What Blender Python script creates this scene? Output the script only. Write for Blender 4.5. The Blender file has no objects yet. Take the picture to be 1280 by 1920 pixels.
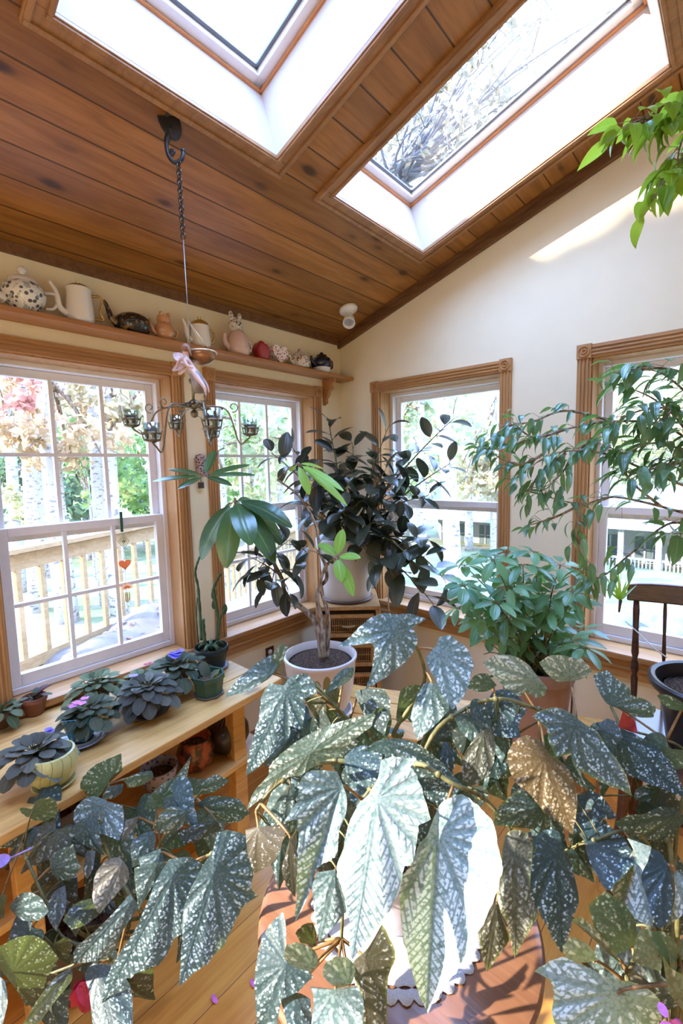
import bpy, bmesh, math, random
from mathutils import Vector, Matrix, Quaternion
V = Vector
random.seed(7)
C = bpy.context.scene.collection
PI = math.pi
# ------------------------------------------------------------------ camera, world, sun, exposure
F, YAW, PITCH, ROLL = 839.73, 0.728491, -0.099367, -0.021714
CAM = V((2.0191, -2.2811, 1.6))
_d = V((-math.sin(YAW) * math.cos(PITCH), math.cos(YAW) * math.cos(PITCH), math.sin(PITCH)))
_r0 = V((math.cos(YAW), math.sin(YAW), 0)); _u0 = _r0.cross(_d)
_r = _r0 * math.cos(ROLL) + _u0 * math.sin(ROLL)
_u = -_r0 * math.sin(ROLL) + _u0 * math.cos(ROLL)
cam = bpy.data.cameras.new('camera'); co = bpy.data.objects.new('camera', cam); C.objects.link(co)
cam.sensor_fit = 'VERTICAL'; cam.sensor_height = 36; cam.lens = F / 1920 * 36; cam.clip_start = .02; cam.clip_end = 300
co.matrix_world = Matrix(((_r.x, _u.x, -_d.x, CAM.x), (_r.y, _u.y, -_d.y, CAM.y), (_r.z, _u.z, -_d.z, CAM.z), (0, 0, 0, 1)))
sc = bpy.context.scene; sc.camera = co
sc.view_settings.view_transform = 'Standard'; sc.view_settings.look = 'None'
sc.view_settings.exposure = .98; sc.view_settings.gamma = 1
sc.cycles.max_bounces = 10; sc.cycles.transparent_max_bounces = 24; sc.cycles.diffuse_bounces = 5
sc.cycles.sample_clamp_indirect = 6; sc.cycles.caustics_reflective = False; sc.cycles.caustics_refractive = False
w = bpy.data.worlds.new('sky'); sc.world = w; w.use_nodes = True
nt = w.node_tree; nt.nodes.clear()
_o = nt.nodes.new('ShaderNodeOutputWorld'); _b = nt.nodes.new('ShaderNodeBackground')
_tc = nt.nodes.new('ShaderNodeTexCoord'); _s = nt.nodes.new('ShaderNodeSeparateXYZ'); _cr = nt.nodes.new('ShaderNodeValToRGB')
nt.links.new(_tc.outputs['Generated'], _s.inputs[0]); nt.links.new(_s.outputs[2], _cr.inputs[0])
_cr.color_ramp.elements[0].position = 0.3; _cr.color_ramp.elements[0].color = (.50, .55, .58, 1)
_cr.color_ramp.elements[1].position = .85; _cr.color_ramp.elements[1].color = (1.95, 3.25, 6.5, 1)
nt.links.new(_cr.outputs[0], _b.inputs[0]); nt.links.new(_b.outputs[0], _o.inputs[0]); _b.inputs[1].default_value = 2.3
SUN_DIR = V((.8, 1.0, -.63)).normalized()
sl = bpy.data.lights.new('sun', 'SUN'); sl.energy = 9.8; sl.angle = .012; sl.color = (1, .93, .8)
so = bpy.data.objects.new('sun', sl); C.objects.link(so); so.rotation_euler = SUN_DIR.to_track_quat('-Z', 'Y').to_euler()

def portal(loc, rot, sx, sy):
    l = bpy.data.lights.new('daylight_portal', 'AREA'); l.shape = 'RECTANGLE'; l.size = sx; l.size_y = sy; l.cycles.is_portal = True
    o = bpy.data.objects.new('daylight_portal', l); C.objects.link(o); o.location = loc; o.rotation_euler = rot
# ------------------------------------------------------------------ picture point -> point of the room
def pray(px, py): return _d + _r * ((px - 640) / F) - _u * ((py - 960) / F)
def at(px, py, D): return CAM + pray(px, py) * D
def on(ax, val, px, py):
    d = pray(px, py); return CAM + d * ((val - CAM[ax]) / d[ax])
SL = .30652; C0 = 2.429                       # ceiling: z = C0 + SL * x
TH = math.atan(SL)
def zc(x): return C0 + SL * x
# ------------------------------------------------------------------ mesh builder
class MB:
    def __init__(s): s.v = []; s.f = []; s.uv = []; s.c = []
    def add(s, vs, fs, uvs=None, col=(0, 0, 0)):
        n = len(s.v); s.v += [V(p) for p in vs]; s.f += [tuple(i + n for i in f) for f in fs]
        s.uv += uvs if uvs else [(0, 0)] * len(vs); s.c += [col] * len(vs); return s
    def hexa(s, p, col=(0, 0, 0)):
        return s.add(p, [(3, 2, 1, 0), (4, 5, 6, 7), (0, 1, 5, 4), (1, 2, 6, 5), (2, 3, 7, 6), (3, 0, 4, 7)], None, col)
    def box(s, a, b, fn=None, col=(0, 0, 0)):
        x0, x1 = sorted((a[0], b[0])); y0, y1 = sorted((a[1], b[1])); z0, z1 = sorted((a[2], b[2]))
        p = [V((x0, y0, z0)), V((x1, y0, z0)), V((x1, y1, z0)), V((x0, y1, z0)), V((x0, y0, z1)), V((x1, y0, z1)), V((x1, y1, z1)), V((x0, y1, z1))]
        return s.hexa([fn(q) for q in p] if fn else p, col)
    def prism(s, poly, off):                  # poly: 3-D points, off: extrusion vector
        n = len(poly); p = [V(q) for q in poly] + [V(q) + V(off) for q in poly]
        return s.add(p, [tuple(range(n))[::-1], tuple(range(n, 2 * n))] + [(i, (i + 1) % n, n + (i + 1) % n, n + i) for i in range(n)])
    def tube(s, pts, r, n=8, col=(0, 0, 0), cap=True):
        pts = [V(p) for p in pts]; m = len(pts); rr = r if isinstance(r, (list, tuple)) else [r] * m
        up = V((0.13, .21, 1)).normalized(); vs = []; uvs = []
        for i, p in enumerate(pts):
            t = (pts[min(i + 1, m - 1)] - pts[max(i - 1, 0)])
            t = t.normalized() if t.length > 1e-9 else V((0, 0, 1))
            a = up - t * up.dot(t)
            if a.length < 1e-3: a = V((1, 0, 0)) - t * t.x
            a.normalize(); b = t.cross(a); up = a
            for k in range(n):
                an = 2 * PI * k / n; vs.append(p + (a * math.cos(an) + b * math.sin(an)) * rr[i]); uvs.append((i / m, k / n))
        fs = [(i * n + k, i * n + (k + 1) % n, (i + 1) * n + (k + 1) % n, (i + 1) * n + k) for i in range(m - 1) for k in range(n)]
        if cap: fs += [tuple(range(n))[::-1], tuple(range((m - 1) * n, m * n))]
        return s.add(vs, fs, uvs, col)
    def lathe(s, prof, c=(0, 0, 0), n=28, sx=1, sy=1, M=None, wob=None):  # prof (r, z)
        c = V(c); vs = []
        for r, z in prof:
            for k in range(n):
                an = 2 * PI * k / n; q = r * (wob(an, z) if wob else 1)
                p = V((q * math.cos(an) * sx, q * math.sin(an) * sy, z)); vs.append(c + (M @ p if M else p))
        m = len(prof)
        fs = [(i * n + k, i * n + (k + 1) % n, (i + 1) * n + (k + 1) % n, (i + 1) * n + k) for i in range(m - 1) for k in range(n)]
        if prof[0][0] > 1e-5: fs.append(tuple(range(n))[::-1])
        if prof[-1][0] > 1e-5: fs.append(tuple(range((m - 1) * n, m * n)))
        uvs = [(k / n, i / m) for i in range(m) for k in range(n)]
        return s.add(vs, fs, uvs)
    def ball(s, c, r, n=14, sx=1, sy=1, sz=1):
        m = max(6, n // 2); return s.lathe([(max(1e-6, r * math.sin(PI * i / m)), -r * sz * math.cos(PI * i / m)) for i in range(m + 1)], c, n, sx, sy)
    def leaf(s, base, d, nrm, L, W, shape='oval', curl=.6, fold=.25, col=(0, 0, 0), seg=6):
        base = V(base); d = V(d).normalized(); nrm = V(nrm); nrm = nrm - d * nrm.dot(d)
        if nrm.length < 1e-4: nrm = d.orthogonal()
        nrm.normalize(); side = d.cross(nrm).normalized(); vs = []; uvs = []; p = base.copy()
        for i in range(seg + 1):
            t = i / seg
            if shape == 'oval': wd = max(0, math.sin(PI * min(1, t * .97 + .015))) ** .62
            elif shape == 'point': wd = max(0, math.sin(PI * t ** .72)) ** .9 * (1 - .25 * t)
            elif shape == 'round': wd = max(0, math.sin(PI * min(1, t * .95 + .04))) ** .45
            else: wd = (1 - t) ** .7 * min(1, .5 + t * 4)
            a = curl * t; dd = d * math.cos(a) - nrm * math.sin(a); nn = nrm * math.cos(a) + d * math.sin(a)
            if i: p = p + dd * (L / seg)
            for j in (-1, -.5, 0, .5, 1):
                h = wd * W * .5 * j
                vs.append(p + side * h * math.cos(fold) + nn * abs(h) * math.sin(fold)); uvs.append((t, j * (1 if wd > .02 else 1)))
        fs = [(i * 5 + j, (i + 1) * 5 + j, (i + 1) * 5 + j + 1, i * 5 + j + 1) for i in range(seg) for j in range(4)]
        return s.add(vs, fs, uvs, col)
    def build(s, name, m, parent=None, smooth=True, org=None, bevel=0, auto=None):
        off = V((0, 0, 0)); q = parent
        while q: off += q.location; q = q.parent
        o_ = V(org) if org is not None else V((0, 0, 0))
        me = bpy.data.meshes.new(name); me.from_pydata([p - off - o_ for p in s.v], [], s.f); me.update()
        uvl = me.uv_layers.new(name='UVMap'); flat = []
        for l in me.loops: flat += s.uv[l.vertex_index]
        uvl.data.foreach_set('uv', flat)
        if any(c != (0, 0, 0) for c in s.c):
            at_ = me.attributes.new('lcol', 'FLOAT_COLOR', 'POINT'); fl = []
            for c in s.c: fl += [c[0], c[1], c[2], 1]
            at_.data.foreach_set('color', fl)
        if smooth: me.polygons.foreach_set('use_smooth', [True] * len(me.polygons))
        ob = bpy.data.objects.new(name, me); C.objects.link(ob); ob.location = o_
        if m: me.materials.append(m)
        if parent: ob.parent = parent
        if bevel:
            b = ob.modifiers.new('bevel', 'BEVEL'); b.width = bevel; b.segments = 2; b.limit_method = 'ANGLE'
        if smooth and auto:
            bpy.context.view_layer.objects.active = ob
            me.set_sharp_from_angle(angle=auto)
        return ob
def tag(o, label=None, cat=None, group=None, kind=None):
    if label: o['label'] = label
    if cat: o['category'] = cat
    if group: o['group'] = group
    if kind: o['kind'] = kind
    return o
def thing(name, label, cat, loc=(0, 0, 0), group=None, kind=None):
    o = bpy.data.objects.new(name, None); C.objects.link(o); o.location = V(loc); o.empty_display_size = .05
    return tag(o, label, cat, group, kind)
def bez(a, b, c, n=10):
    a, b, c = V(a), V(b), V(c); return [a * (1 - t) ** 2 + b * 2 * t * (1 - t) + c * t * t for t in [i / n for i in range(n + 1)]]
def spline(P, k=5, closed=False):
    P = [V(p) for p in P]; n = len(P); out = []
    for i in range(n if closed else n - 1):
        if closed: p0, p1, p2, p3 = P[i - 1], P[i], P[(i + 1) % n], P[(i + 2) % n]
        else: p0, p1, p2, p3 = P[max(i - 1, 0)], P[i], P[i + 1], P[min(i + 2, n - 1)]
        for j in range(k):
            t = j / k
            out.append(.5 * ((2 * p1) + (p2 - p0) * t + (2 * p0 - 5 * p1 + 4 * p2 - p3) * t * t + (3 * p1 - p0 - 3 * p2 + p3) * t ** 3))
    if not closed: out.append(P[-1])
    return out
def rnd(a, b): return random.uniform(a, b)
def rdir():
    while 1:
        q = V((rnd(-1, 1), rnd(-1, 1), rnd(-1, 1)))
        if .1 < q.length < 1: return q.normalized()
# ------------------------------------------------------------------ materials
class G:                                       # node graph shorthand
    def __init__(s, name):
        s.m = bpy.data.materials.new(name); s.m.use_nodes = True; s.t = s.m.node_tree; s.t.nodes.clear()
        s.out = s.n('ShaderNodeOutputMaterial')
    def n(s, ty, **kw):
        x = s.t.nodes.new(ty)
        for k, v in kw.items(): setattr(x, k, v)
        return x
    def set(s, sock, v):
        if hasattr(v, 'is_linked') or isinstance(v, bpy.types.NodeSocket): s.t.links.new(v, sock)
        elif isinstance(v, (tuple, list)) and len(v) == 3 and sock.type == 'RGBA': sock.default_value = (*v, 1)
        else: sock.default_value = v
    def M(s, op, a, b=0, c=0):
        x = s.n('ShaderNodeMath', operation=op); s.set(x.inputs[0], a); s.set(x.inputs[1], b)
        if op in ('MULTIPLY_ADD', 'COMPARE'): s.set(x.inputs[2], c)
        return x.outputs[0]
    def mix(s, f, a, b, blend='MIX'):
        x = s.n('ShaderNodeMix', data_type='RGBA', blend_type=blend); s.set(x.inputs[0], f); s.set(x.inputs[6], a); s.set(x.inputs[7], b); return x.outputs[2]
    def ss(s, v, lo, hi, a=0, b=1):
        x = s.n('ShaderNodeMapRange', interpolation_type='SMOOTHSTEP'); s.set(x.inputs[0], v)
        for i, q in enumerate((lo, hi, a, b)): s.set(x.inputs[i + 1], q)
        return x.outputs[0]
    def pos(s, scale=(1, 1, 1), obj=False):
        p = s.n('ShaderNodeTexCoord').outputs['Object'] if obj else s.n('ShaderNodeNewGeometry').outputs['Position']
        x = s.n('ShaderNodeMapping'); s.t.links.new(p, x.inputs[0]); x.inputs['Scale'].default_value = scale; return x.outputs[0]
    def noise(s, vec, sc=5, det=4, rough=.55, dist=0):
        x = s.n('ShaderNodeTexNoise'); s.t.links.new(vec, x.inputs['Vector']); x.inputs['Scale'].default_value = sc; x.inputs['Detail'].default_value = det
        x.inputs['Roughness'].default_value = rough; x.inputs['Distortion'].default_value = dist; return x.outputs[0]
    def vor(s, vec, sc=5, feat='F1', out='Distance', rand=1):
        x = s.n('ShaderNodeTexVoronoi', feature=feat); s.t.links.new(vec, x.inputs['Vector']); x.inputs['Scale'].default_value = sc
        x.inputs['Randomness'].default_value = rand; return x.outputs[out]
    def bsdf(s, col, rough=.5, spec=.4, metal=0, bump=None, bs=.1, bd=.01, trans=None, tcol=None, coat=0):
        b = s.n('ShaderNodeBsdfPrincipled'); s.set(b.inputs['Base Color'], col); s.set(b.inputs['Roughness'], rough)
        s.set(b.inputs['Metallic'], metal); s.set(b.inputs['Specular IOR Level'], spec)
        if coat: b.inputs['Coat Weight'].default_value = coat; b.inputs['Coat Roughness'].default_value = .08
        if bump is not None:
            x = s.n('ShaderNodeBump'); s.set(x.inputs['Height'], bump); x.inputs['Strength'].default_value = bs; x.inputs['Distance'].default_value = bd
            s.t.links.new(x.outputs[0], b.inputs['Normal'])
        o = b.outputs[0]
        if trans:
            tb = s.n('ShaderNodeBsdfTranslucent'); s.set(tb.inputs[0], tcol if tcol is not None else col)
            mx = s.n('ShaderNodeMixShader'); s.set(mx.inputs[0], trans); s.t.links.new(o, mx.inputs[1]); s.t.links.new(tb.outputs[0], mx.inputs[2]); o = mx.outputs[0]
        s.t.links.new(o, s.out.inputs[0]); return s.m
def plain(name, col, rough=.5, spec=.4, metal=0, var=.06, sc=30, coat=0, bs=0):
    g = G(name); nz = g.noise(g.pos(), sc, 3)
    c = g.mix(g.ss(nz, .3, .7), tuple(x * (1 - var) for x in col), tuple(min(1, x * (1 + var)) for x in col))
    return g.bsdf(c, rough, spec, metal, nz if bs else None, bs, .003, coat=coat)
def wood(name, c1, c2, axis=0, sc=1.0, rough=.45, knots=.0, boards=None, spec=.4, kscale=3.2):
    g = G(name); st = [14 * sc] * 3; st[axis] = 1.1 * sc
    p = g.pos(tuple(st)); nz = g.noise(p, 1.6, 6, .62, .9); fine = g.noise(p, 7, 3, .6)
    f = g.M('ADD', g.M('MULTIPLY', nz, .75), g.M('MULTIPLY', fine, .25)); col = g.mix(g.ss(f, .32, .68), c1, c2); bump = f
    if boards:                                  # (axis across, width, phase, factor, groove half width)
        ax, wd, ph, fac, gw = boards
        sx = g.n('ShaderNodeSeparateXYZ'); g.t.links.new(g.n('ShaderNodeNewGeometry').outputs['Position'], sx.inputs[0])
        k = g.M('DIVIDE', g.M('SUBTRACT', sx.outputs[ax], ph), wd); fl = g.M('FLOOR', k); fr = g.M('SUBTRACT', k, fl)
        wn = g.n('ShaderNodeTexWhiteNoise', noise_dimensions='1D'); g.t.links.new(fl, wn.inputs['W'])
        col = g.mix(1, col, g.mix(wn.outputs[0], (1 - fac,) * 3, (1 + fac * .6,) * 3), 'MULTIPLY')
        gr = g.ss(g.M('MULTIPLY', g.M('MINIMUM', fr, g.M('SUBTRACT', 1, fr)), wd), gw * .3, gw)
        col = g.mix(gr, tuple(x * .3 for x in c1), col); bump = g.M('ADD', g.M('MULTIPLY', f, .12), gr)
    if knots:
        s2 = [kscale * 1.9] * 3; s2[axis] = kscale * .8
        pv = g.pos(tuple(s2)); kd = g.M('ADD', g.vor(pv, 1.0), g.M('MULTIPLY', g.M('SUBTRACT', g.noise(pv, 4, 2), .5), .12))
        col = g.mix(g.ss(kd, .07, .19, knots, 0), col, tuple(x * .16 for x in c1)); col = g.mix(g.ss(kd, .1, .4, knots * .35, 0), col, tuple(x * .5 for x in c1))
    return g.bsdf(col, rough, spec, 0, bump, .25, .004)
def leafmat(name, lo, hi, mid, rough=.38, spec=.5, trans=.25, tcol=None, under=None):
    g = G(name); a = g.n('ShaderNodeAttribute', attribute_name='lcol'); sp = g.n('ShaderNodeSeparateColor'); g.t.links.new(a.outputs['Color'], sp.inputs[0])
    c = g.mix(sp.outputs[0], lo, hi)
    uv = g.n('ShaderNodeUVMap'); su = g.n('ShaderNodeSeparateXYZ'); g.t.links.new(uv.outputs[0], su.inputs[0])
    av = g.M('ABSOLUTE', su.outputs[1]); c = g.mix(g.ss(av, .03, .12, .8, 0), c, mid)
    sv = g.M('PINGPONG', g.M('SUBTRACT', g.M('MULTIPLY', su.outputs[0], 7), g.M('MULTIPLY', av, 1.6)), .5)
    c = g.mix(g.ss(sv, .0, .09, .3, 0), c, mid)
    if under:
        c = g.mix(g.n('ShaderNodeNewGeometry').outputs['Backfacing'], c, under)
    return g.bsdf(c, rough, spec, 0, g.ss(av, 0, .2), .2, .003, trans, tcol)
def begonia_mat():
    g = G('silver_spotted_begonia_leaf'); a = g.n('ShaderNodeAttribute', attribute_name='lcol'); sp = g.n('ShaderNodeSeparateColor'); g.t.links.new(a.outputs['Color'], sp.inputs[0])
    tint, hue, rn = sp.outputs[0], sp.outputs[1], sp.outputs[2]  # tint: silver cover; some leaves are set paler to look sunlit
    uv = g.n('ShaderNodeUVMap').outputs[0]; su = g.n('ShaderNodeSeparateXYZ'); g.t.links.new(uv, su.inputs[0]); u, v = su.outputs[0], su.outputs[1]
    r = g.M('SQRT', g.M('ADD', g.M('MULTIPLY', u, u), g.M('MULTIPLY', v, v))); ang = g.M('ARCTAN2', v, u)
    k = g.M('DIVIDE', ang, .44); fr = g.M('ABSOLUTE', g.M('SUBTRACT', g.M('FRACT', g.M('ADD', k, .5)), .5))
    dist = g.M('MULTIPLY', g.M('MULTIPLY', fr, .44), r)                       # metres to the nearest main vein
    wv = g.M('MAXIMUM', g.M('MULTIPLY_ADD', r, -.015, .0070), .0028)
    mv = g.ss(g.M('SUBTRACT', dist, wv), -.0012, .0022, 1, 0)
    sec = g.M('PINGPONG', g.M('SUBTRACT', g.M('MULTIPLY', r, 50), g.M('MULTIPLY', dist, 70)), .5)
    sv = g.M('MULTIPLY', g.ss(sec, .06, .24, 1, 0), g.ss(r, .02, .05))
    nz = g.noise(uv, 22, 3); d1 = g.vor(uv, 150); thr = g.M('MULTIPLY_ADD', tint, .34, .17)
    spot = g.ss(g.M('ADD', d1, g.M('MULTIPLY', g.M('SUBTRACT', nz, .5), .34)), thr, g.M('ADD', thr, .27), 1, 0)
    spot = g.M('MULTIPLY', spot, g.M('SUBTRACT', 1, g.M('MULTIPLY', sv, .6)))
    dark = g.mix(g.M('MULTIPLY', tint, tint), (.010, .034, .046), (.17, .27, .24)); dark = g.mix(hue, dark, (.10, .05, .010))
    mid = g.mix(tint, (.05, .125, .14), (.56, .68, .62)); mid = g.mix(hue, mid, (.15, .075, .02))
    sil = g.mix(tint, (.40, .56, .62), (.84, .92, .88)); sil = g.mix(hue, sil, (.33, .23, .11))
    base = g.mix(g.M('MULTIPLY', g.ss(nz, .25, .8), g.M('MULTIPLY_ADD', tint, .9, .08)), dark, mid)
    c = g.mix(spot, base, sil)
    vs = g.M('MAXIMUM', mv, g.M('MULTIPLY', sv, .7)); c = g.mix(g.M('MULTIPLY', vs, g.M('MULTIPLY_ADD', tint, -.25, .97)), c, dark)
    ed = g.ss(rn, 0, 1); c = g.mix(g.M('MULTIPLY', ed, .35), c, (.35, .42, .06))
    c = g.mix(g.n('ShaderNodeNewGeometry').outputs['Backfacing'], c, (.17, .13, .07))
    h = g.M('ADD', g.M('MULTIPLY', vs, -1), g.M('MULTIPLY', spot, .25))
    return g.bsdf(c, .48, .35, 0, h, .22, .003, .22, g.mix(.55, c, (.45, .60, .10)))
M = {}
M['wall'] = plain('cream_wall_paint', (.88, .76, .53), .75, .2, var=.015, sc=8)
M['board'] = wood('knotty_pine_boards', (.25, .10, .022), (.42, .185, .046), 1, 1.0, .42, 1.0, (0, .1155, .165, .2, .004), kscale=4.6)
M['trimdark'] = wood('dark_pine_trim', (.13, .055, .022), (.21, .10, .042), 0, 1.2, .45)
M['trim'] = wood('honey_pine_trim', (.36, .165, .058), (.53, .27, .10), 2, 1.1, .42)
M['trimh'] = wood('honey_pine_trim_long', (.36, .165, .058), (.53, .27, .10), 1, 1.1, .42)
M['trimx'] = wood('honey_pine_trim_gable', (.36, .165, .058), (.53, .27, .10), 0, 1.1, .42)
M['skytrim'] = wood('skylight_pine_trim', (.28, .135, .055), (.42, .22, .10), 0, 1.1, .42)
M['bench'] = wood('light_pine_bench', (.56, .29, .085), (.80, .47, .15), 1, 1.0, .45, .7, None, .4, 4)
M['shelf'] = wood('shelf_pine', (.36, .15, .05), (.48, .22, .085), 1, 1.2, .4)
M['floor'] = wood('orange_floor_boards', (.66, .27, .05), (.84, .42, .09), 1, .8, .3, .3, (0, .135, .10, .12, .002))
M['table'] = wood('brown_table_top', (.20, .085, .045), (.30, .14, .075), 0, .7, .22)
M['darkwood'] = wood('dark_brown_chair_wood', (.055, .022, .012), (.12, .05, .03), 0, 1.4, .3)
M['vinyl'] = plain('white_window_vinyl', (.80, .76, .75), .4, .4, var=.02)
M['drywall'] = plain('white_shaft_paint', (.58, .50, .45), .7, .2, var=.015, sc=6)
M['orange_seal'] = plain('orange_wood_seam', (.60, .24, .09), .5)
M['black'] = plain('black_iron', (.02, .02, .022), .45, .5)
M['white'] = plain('white_plastic', (.82, .82, .80), .35)
M['soil'] = (lambda g: g.bsdf(g.mix(g.ss(g.vor(g.pos(), 110), .1, .6), (.012, .008, .006), (.10, .06, .04)), .9, .1, 0, g.vor(g.pos(), 110), .8, .006))(G('dark_potting_soil'))
M['stem'] = plain('green_brown_stem', (.14, .13, .05), .5, var=.4, sc=40)
M['redstem'] = plain('reddish_petiole', (.26, .14, .05), .45, var=.5, sc=25)
M['bark'] = (lambda g: g.bsdf(g.mix(g.ss(g.noise(g.pos((1, 1, .35)), 60, 5), .35, .65), (.13, .08, .05), (.42, .33, .25)), .8, .2, 0, g.noise(g.pos((1, 1, .35)), 60, 5), .6, .01))(G('grey_brown_bark'))
M['begonia'] = begonia_mat()
def glass(name, f=.06, tint=(1, 1, 1)):
    g = G(name); t = g.n('ShaderNodeBsdfTransparent'); g.set(t.inputs[0], tint); gl = g.n('ShaderNodeBsdfGlossy'); gl.inputs['Roughness'].default_value = .03
    mx = g.n('ShaderNodeMixShader'); mx.inputs[0].default_value = f; g.t.links.new(t.outputs[0], mx.inputs[1]); g.t.links.new(gl.outputs[0], mx.inputs[2]); g.t.links.new(mx.outputs[0], g.out.inputs[0]); return g.m
M['glass'] = glass('clear_window_glass')
M['cupglass'] = glass('pale_candle_glass', .22, (.80, .90, .90))
M['rubber'] = leafmat('dark_rubber_leaf', (.016, .022, .034), (.05, .062, .075), (.12, .13, .09), .3, .9, .1, (.08, .12, .03), (.055, .06, .035))
M['ficus'] = leafmat('weeping_fig_leaf', (.04, .12, .08), (.17, .32, .18), (.2, .36, .2), .3, .8, .3, (.22, .42, .06))
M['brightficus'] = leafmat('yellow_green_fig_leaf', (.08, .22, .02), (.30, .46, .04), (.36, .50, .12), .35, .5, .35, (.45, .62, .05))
M['scheff'] = leafmat('umbrella_tree_leaf', (.06, .19, .12), (.20, .42, .20), (.22, .40, .20), .33, .6, .3, (.28, .5, .1))
M['bigumb'] = leafmat('large_umbrella_leaf', (.03, .085, .05), (.07, .17, .07), (.16, .27, .10), .22, .8, .2, (.2, .4, .05))
M['lime'] = leafmat('bright_lime_leaf', (.25, .48, .07), (.38, .62, .12), (.5, .72, .25), .4, .4, .35, (.45, .75, .08))
M['violet'] = leafmat('fuzzy_violet_leaf', (.03, .045, .028), (.14, .16, .10), (.10, .10, .07), .75, .15, .12)
M['violetgrey'] = leafmat('blue_grey_violet_leaf', (.06, .06, .048), (.20, .205, .16), (.12, .12, .12), .75, .15, .12)
M['violetgreen'] = leafmat('green_violet_leaf', (.06, .09, .04), (.22, .27, .14), (.18, .2, .1), .7, .15, .15)
M['cactus'] = plain('dark_green_cactus', (.05, .09, .035), .5, var=.3)
for nm, cl in (('pink', (.75, .22, .62)), ('blueviolet', (.22, .16, .80)), ('lavender', (.42, .30, .75)), ('magenta', (.45, .05, .12)), ('yellow', (.8, .6, .05))):
    M[nm] = plain(nm + '_petal', cl, .6, .2, var=.15, sc=60)
# ------------------------------------------------------------------ room shell
RX, RY = 3.4, -4.7                              # room: x 0..RX, y RY..0
def struct(mb, name, m, smooth=False, bevel=0): return tag(mb.build(name, m, None, smooth, bevel=bevel), kind='structure')
mb = MB(); mb.box((-.2, RY - .2, -.12), (RX + .2, .2, 0)); struct(mb, 'floor', M['floor'])
WL = [(-4.25, -3.1, .74, 2.415), (-1.915, -1.199, .72, 2.045), (-.972, -.258, .72, 2.045)]     # openings of the left wall (y0, y1, z0, z1)
WB = [(.322, 1.085, .75, 2.06), (1.498, 2.262, .75, 2.06)]                              # openings of the gable wall (x0, x1, z0, z1)
mb = MB(); y = RY
for a, b, z0, z1 in [(q[0] - .003, q[1] + .003, q[2] - .004, q[3] + .003) for q in WL] + [(.16, .16, 0, 0)]:
    mb.box((-.16, y, -.1), (0, a, C0 + .1)); y = b
    if a < .1: mb.box((-.16, a, -.1), (0, b, z0)); mb.box((-.16, a, z1), (0, b, C0 + .1))
struct(mb, 'wall_left', M['wall'])
def gable(mb, y0, y1, ops):
    x = 0
    for a, b, z0, z1 in [(q[0] - .003, q[1] + .003, q[2] - .004, q[3] + .003) for q in ops] + [(RX, RX, 0, 0)]:
        mb.prism([(x, y0, -.1), (a, y0, -.1), (a, y0, zc(a) + .02), (x, y0, zc(x) + .02)], (0, y1 - y0, 0)); x = b
        if a < RX:
            mb.prism([(a, y0, -.1), (b, y0, -.1), (b, y0, z0), (a, y0, z0)], (0, y1 - y0, 0))
            mb.prism([(a, y0, z1), (b, y0, z1), (b, y0, zc(b) + .02), (a, y0, zc(a) + .02)], (0, y1 - y0, 0))
mb = MB(); gable(mb, 0, .16, WB); struct(mb, 'wall_back', M['wall'])
mb = MB(); gable(mb, RY - .16, RY, [(2.1, 2.95, .0, 2.15)]); struct(mb, 'wall_front', M['wall'])
mb = MB(); mb.box((RX, RY - .16, -.1), (RX + .16, .16, zc(RX))); struct(mb, 'wall_right', M['wall'])
# ceiling with its three skylight wells
SX0, SX1 = .777, 1.76
SK = [(-2.8, -2.14), (-1.85, -1.183), (-.892, -.238)]
N_ = V((-math.sin(TH), 0, math.cos(TH)))
def cp(x, y, h=0): return V((x, y, zc(x))) + N_ * h
def slab(mb, x0, x1, y0, y1, h0, h1):
    mb.hexa([cp(x0, y0, h0), cp(x1, y0, h0), cp(x1, y1, h0), cp(x0, y1, h0), cp(x0, y0, h1), cp(x1, y0, h1), cp(x1, y1, h1), cp(x0, y1, h1)])
def decked(name, h0, h1, m, ext=0):
    e = .012; mb = MB(); slab(mb, -.0 - ext, SX0 - e, RY - ext, 0 + ext, h0, h1); slab(mb, SX1 + e, RX + ext, RY - ext, 0 + ext, h0, h1)
    y = RY - ext
    for a, b in [(q[0] - e, q[1] + e) for q in SK] + [(ext, ext)]:
        slab(mb, SX0 - e, SX1 + e, y, a, h0, h1); y = b
    struct(mb, name, m)
decked('ceiling', 0, .03, M['board']); decked('ceiling_roof_deck', .245, .33, M['black'], .17)
SKL = ['skylight well nearest the gable wall, looking out on tree branches', 'large skylight well in the middle of the pine ceiling', 'skylight well behind']
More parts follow.
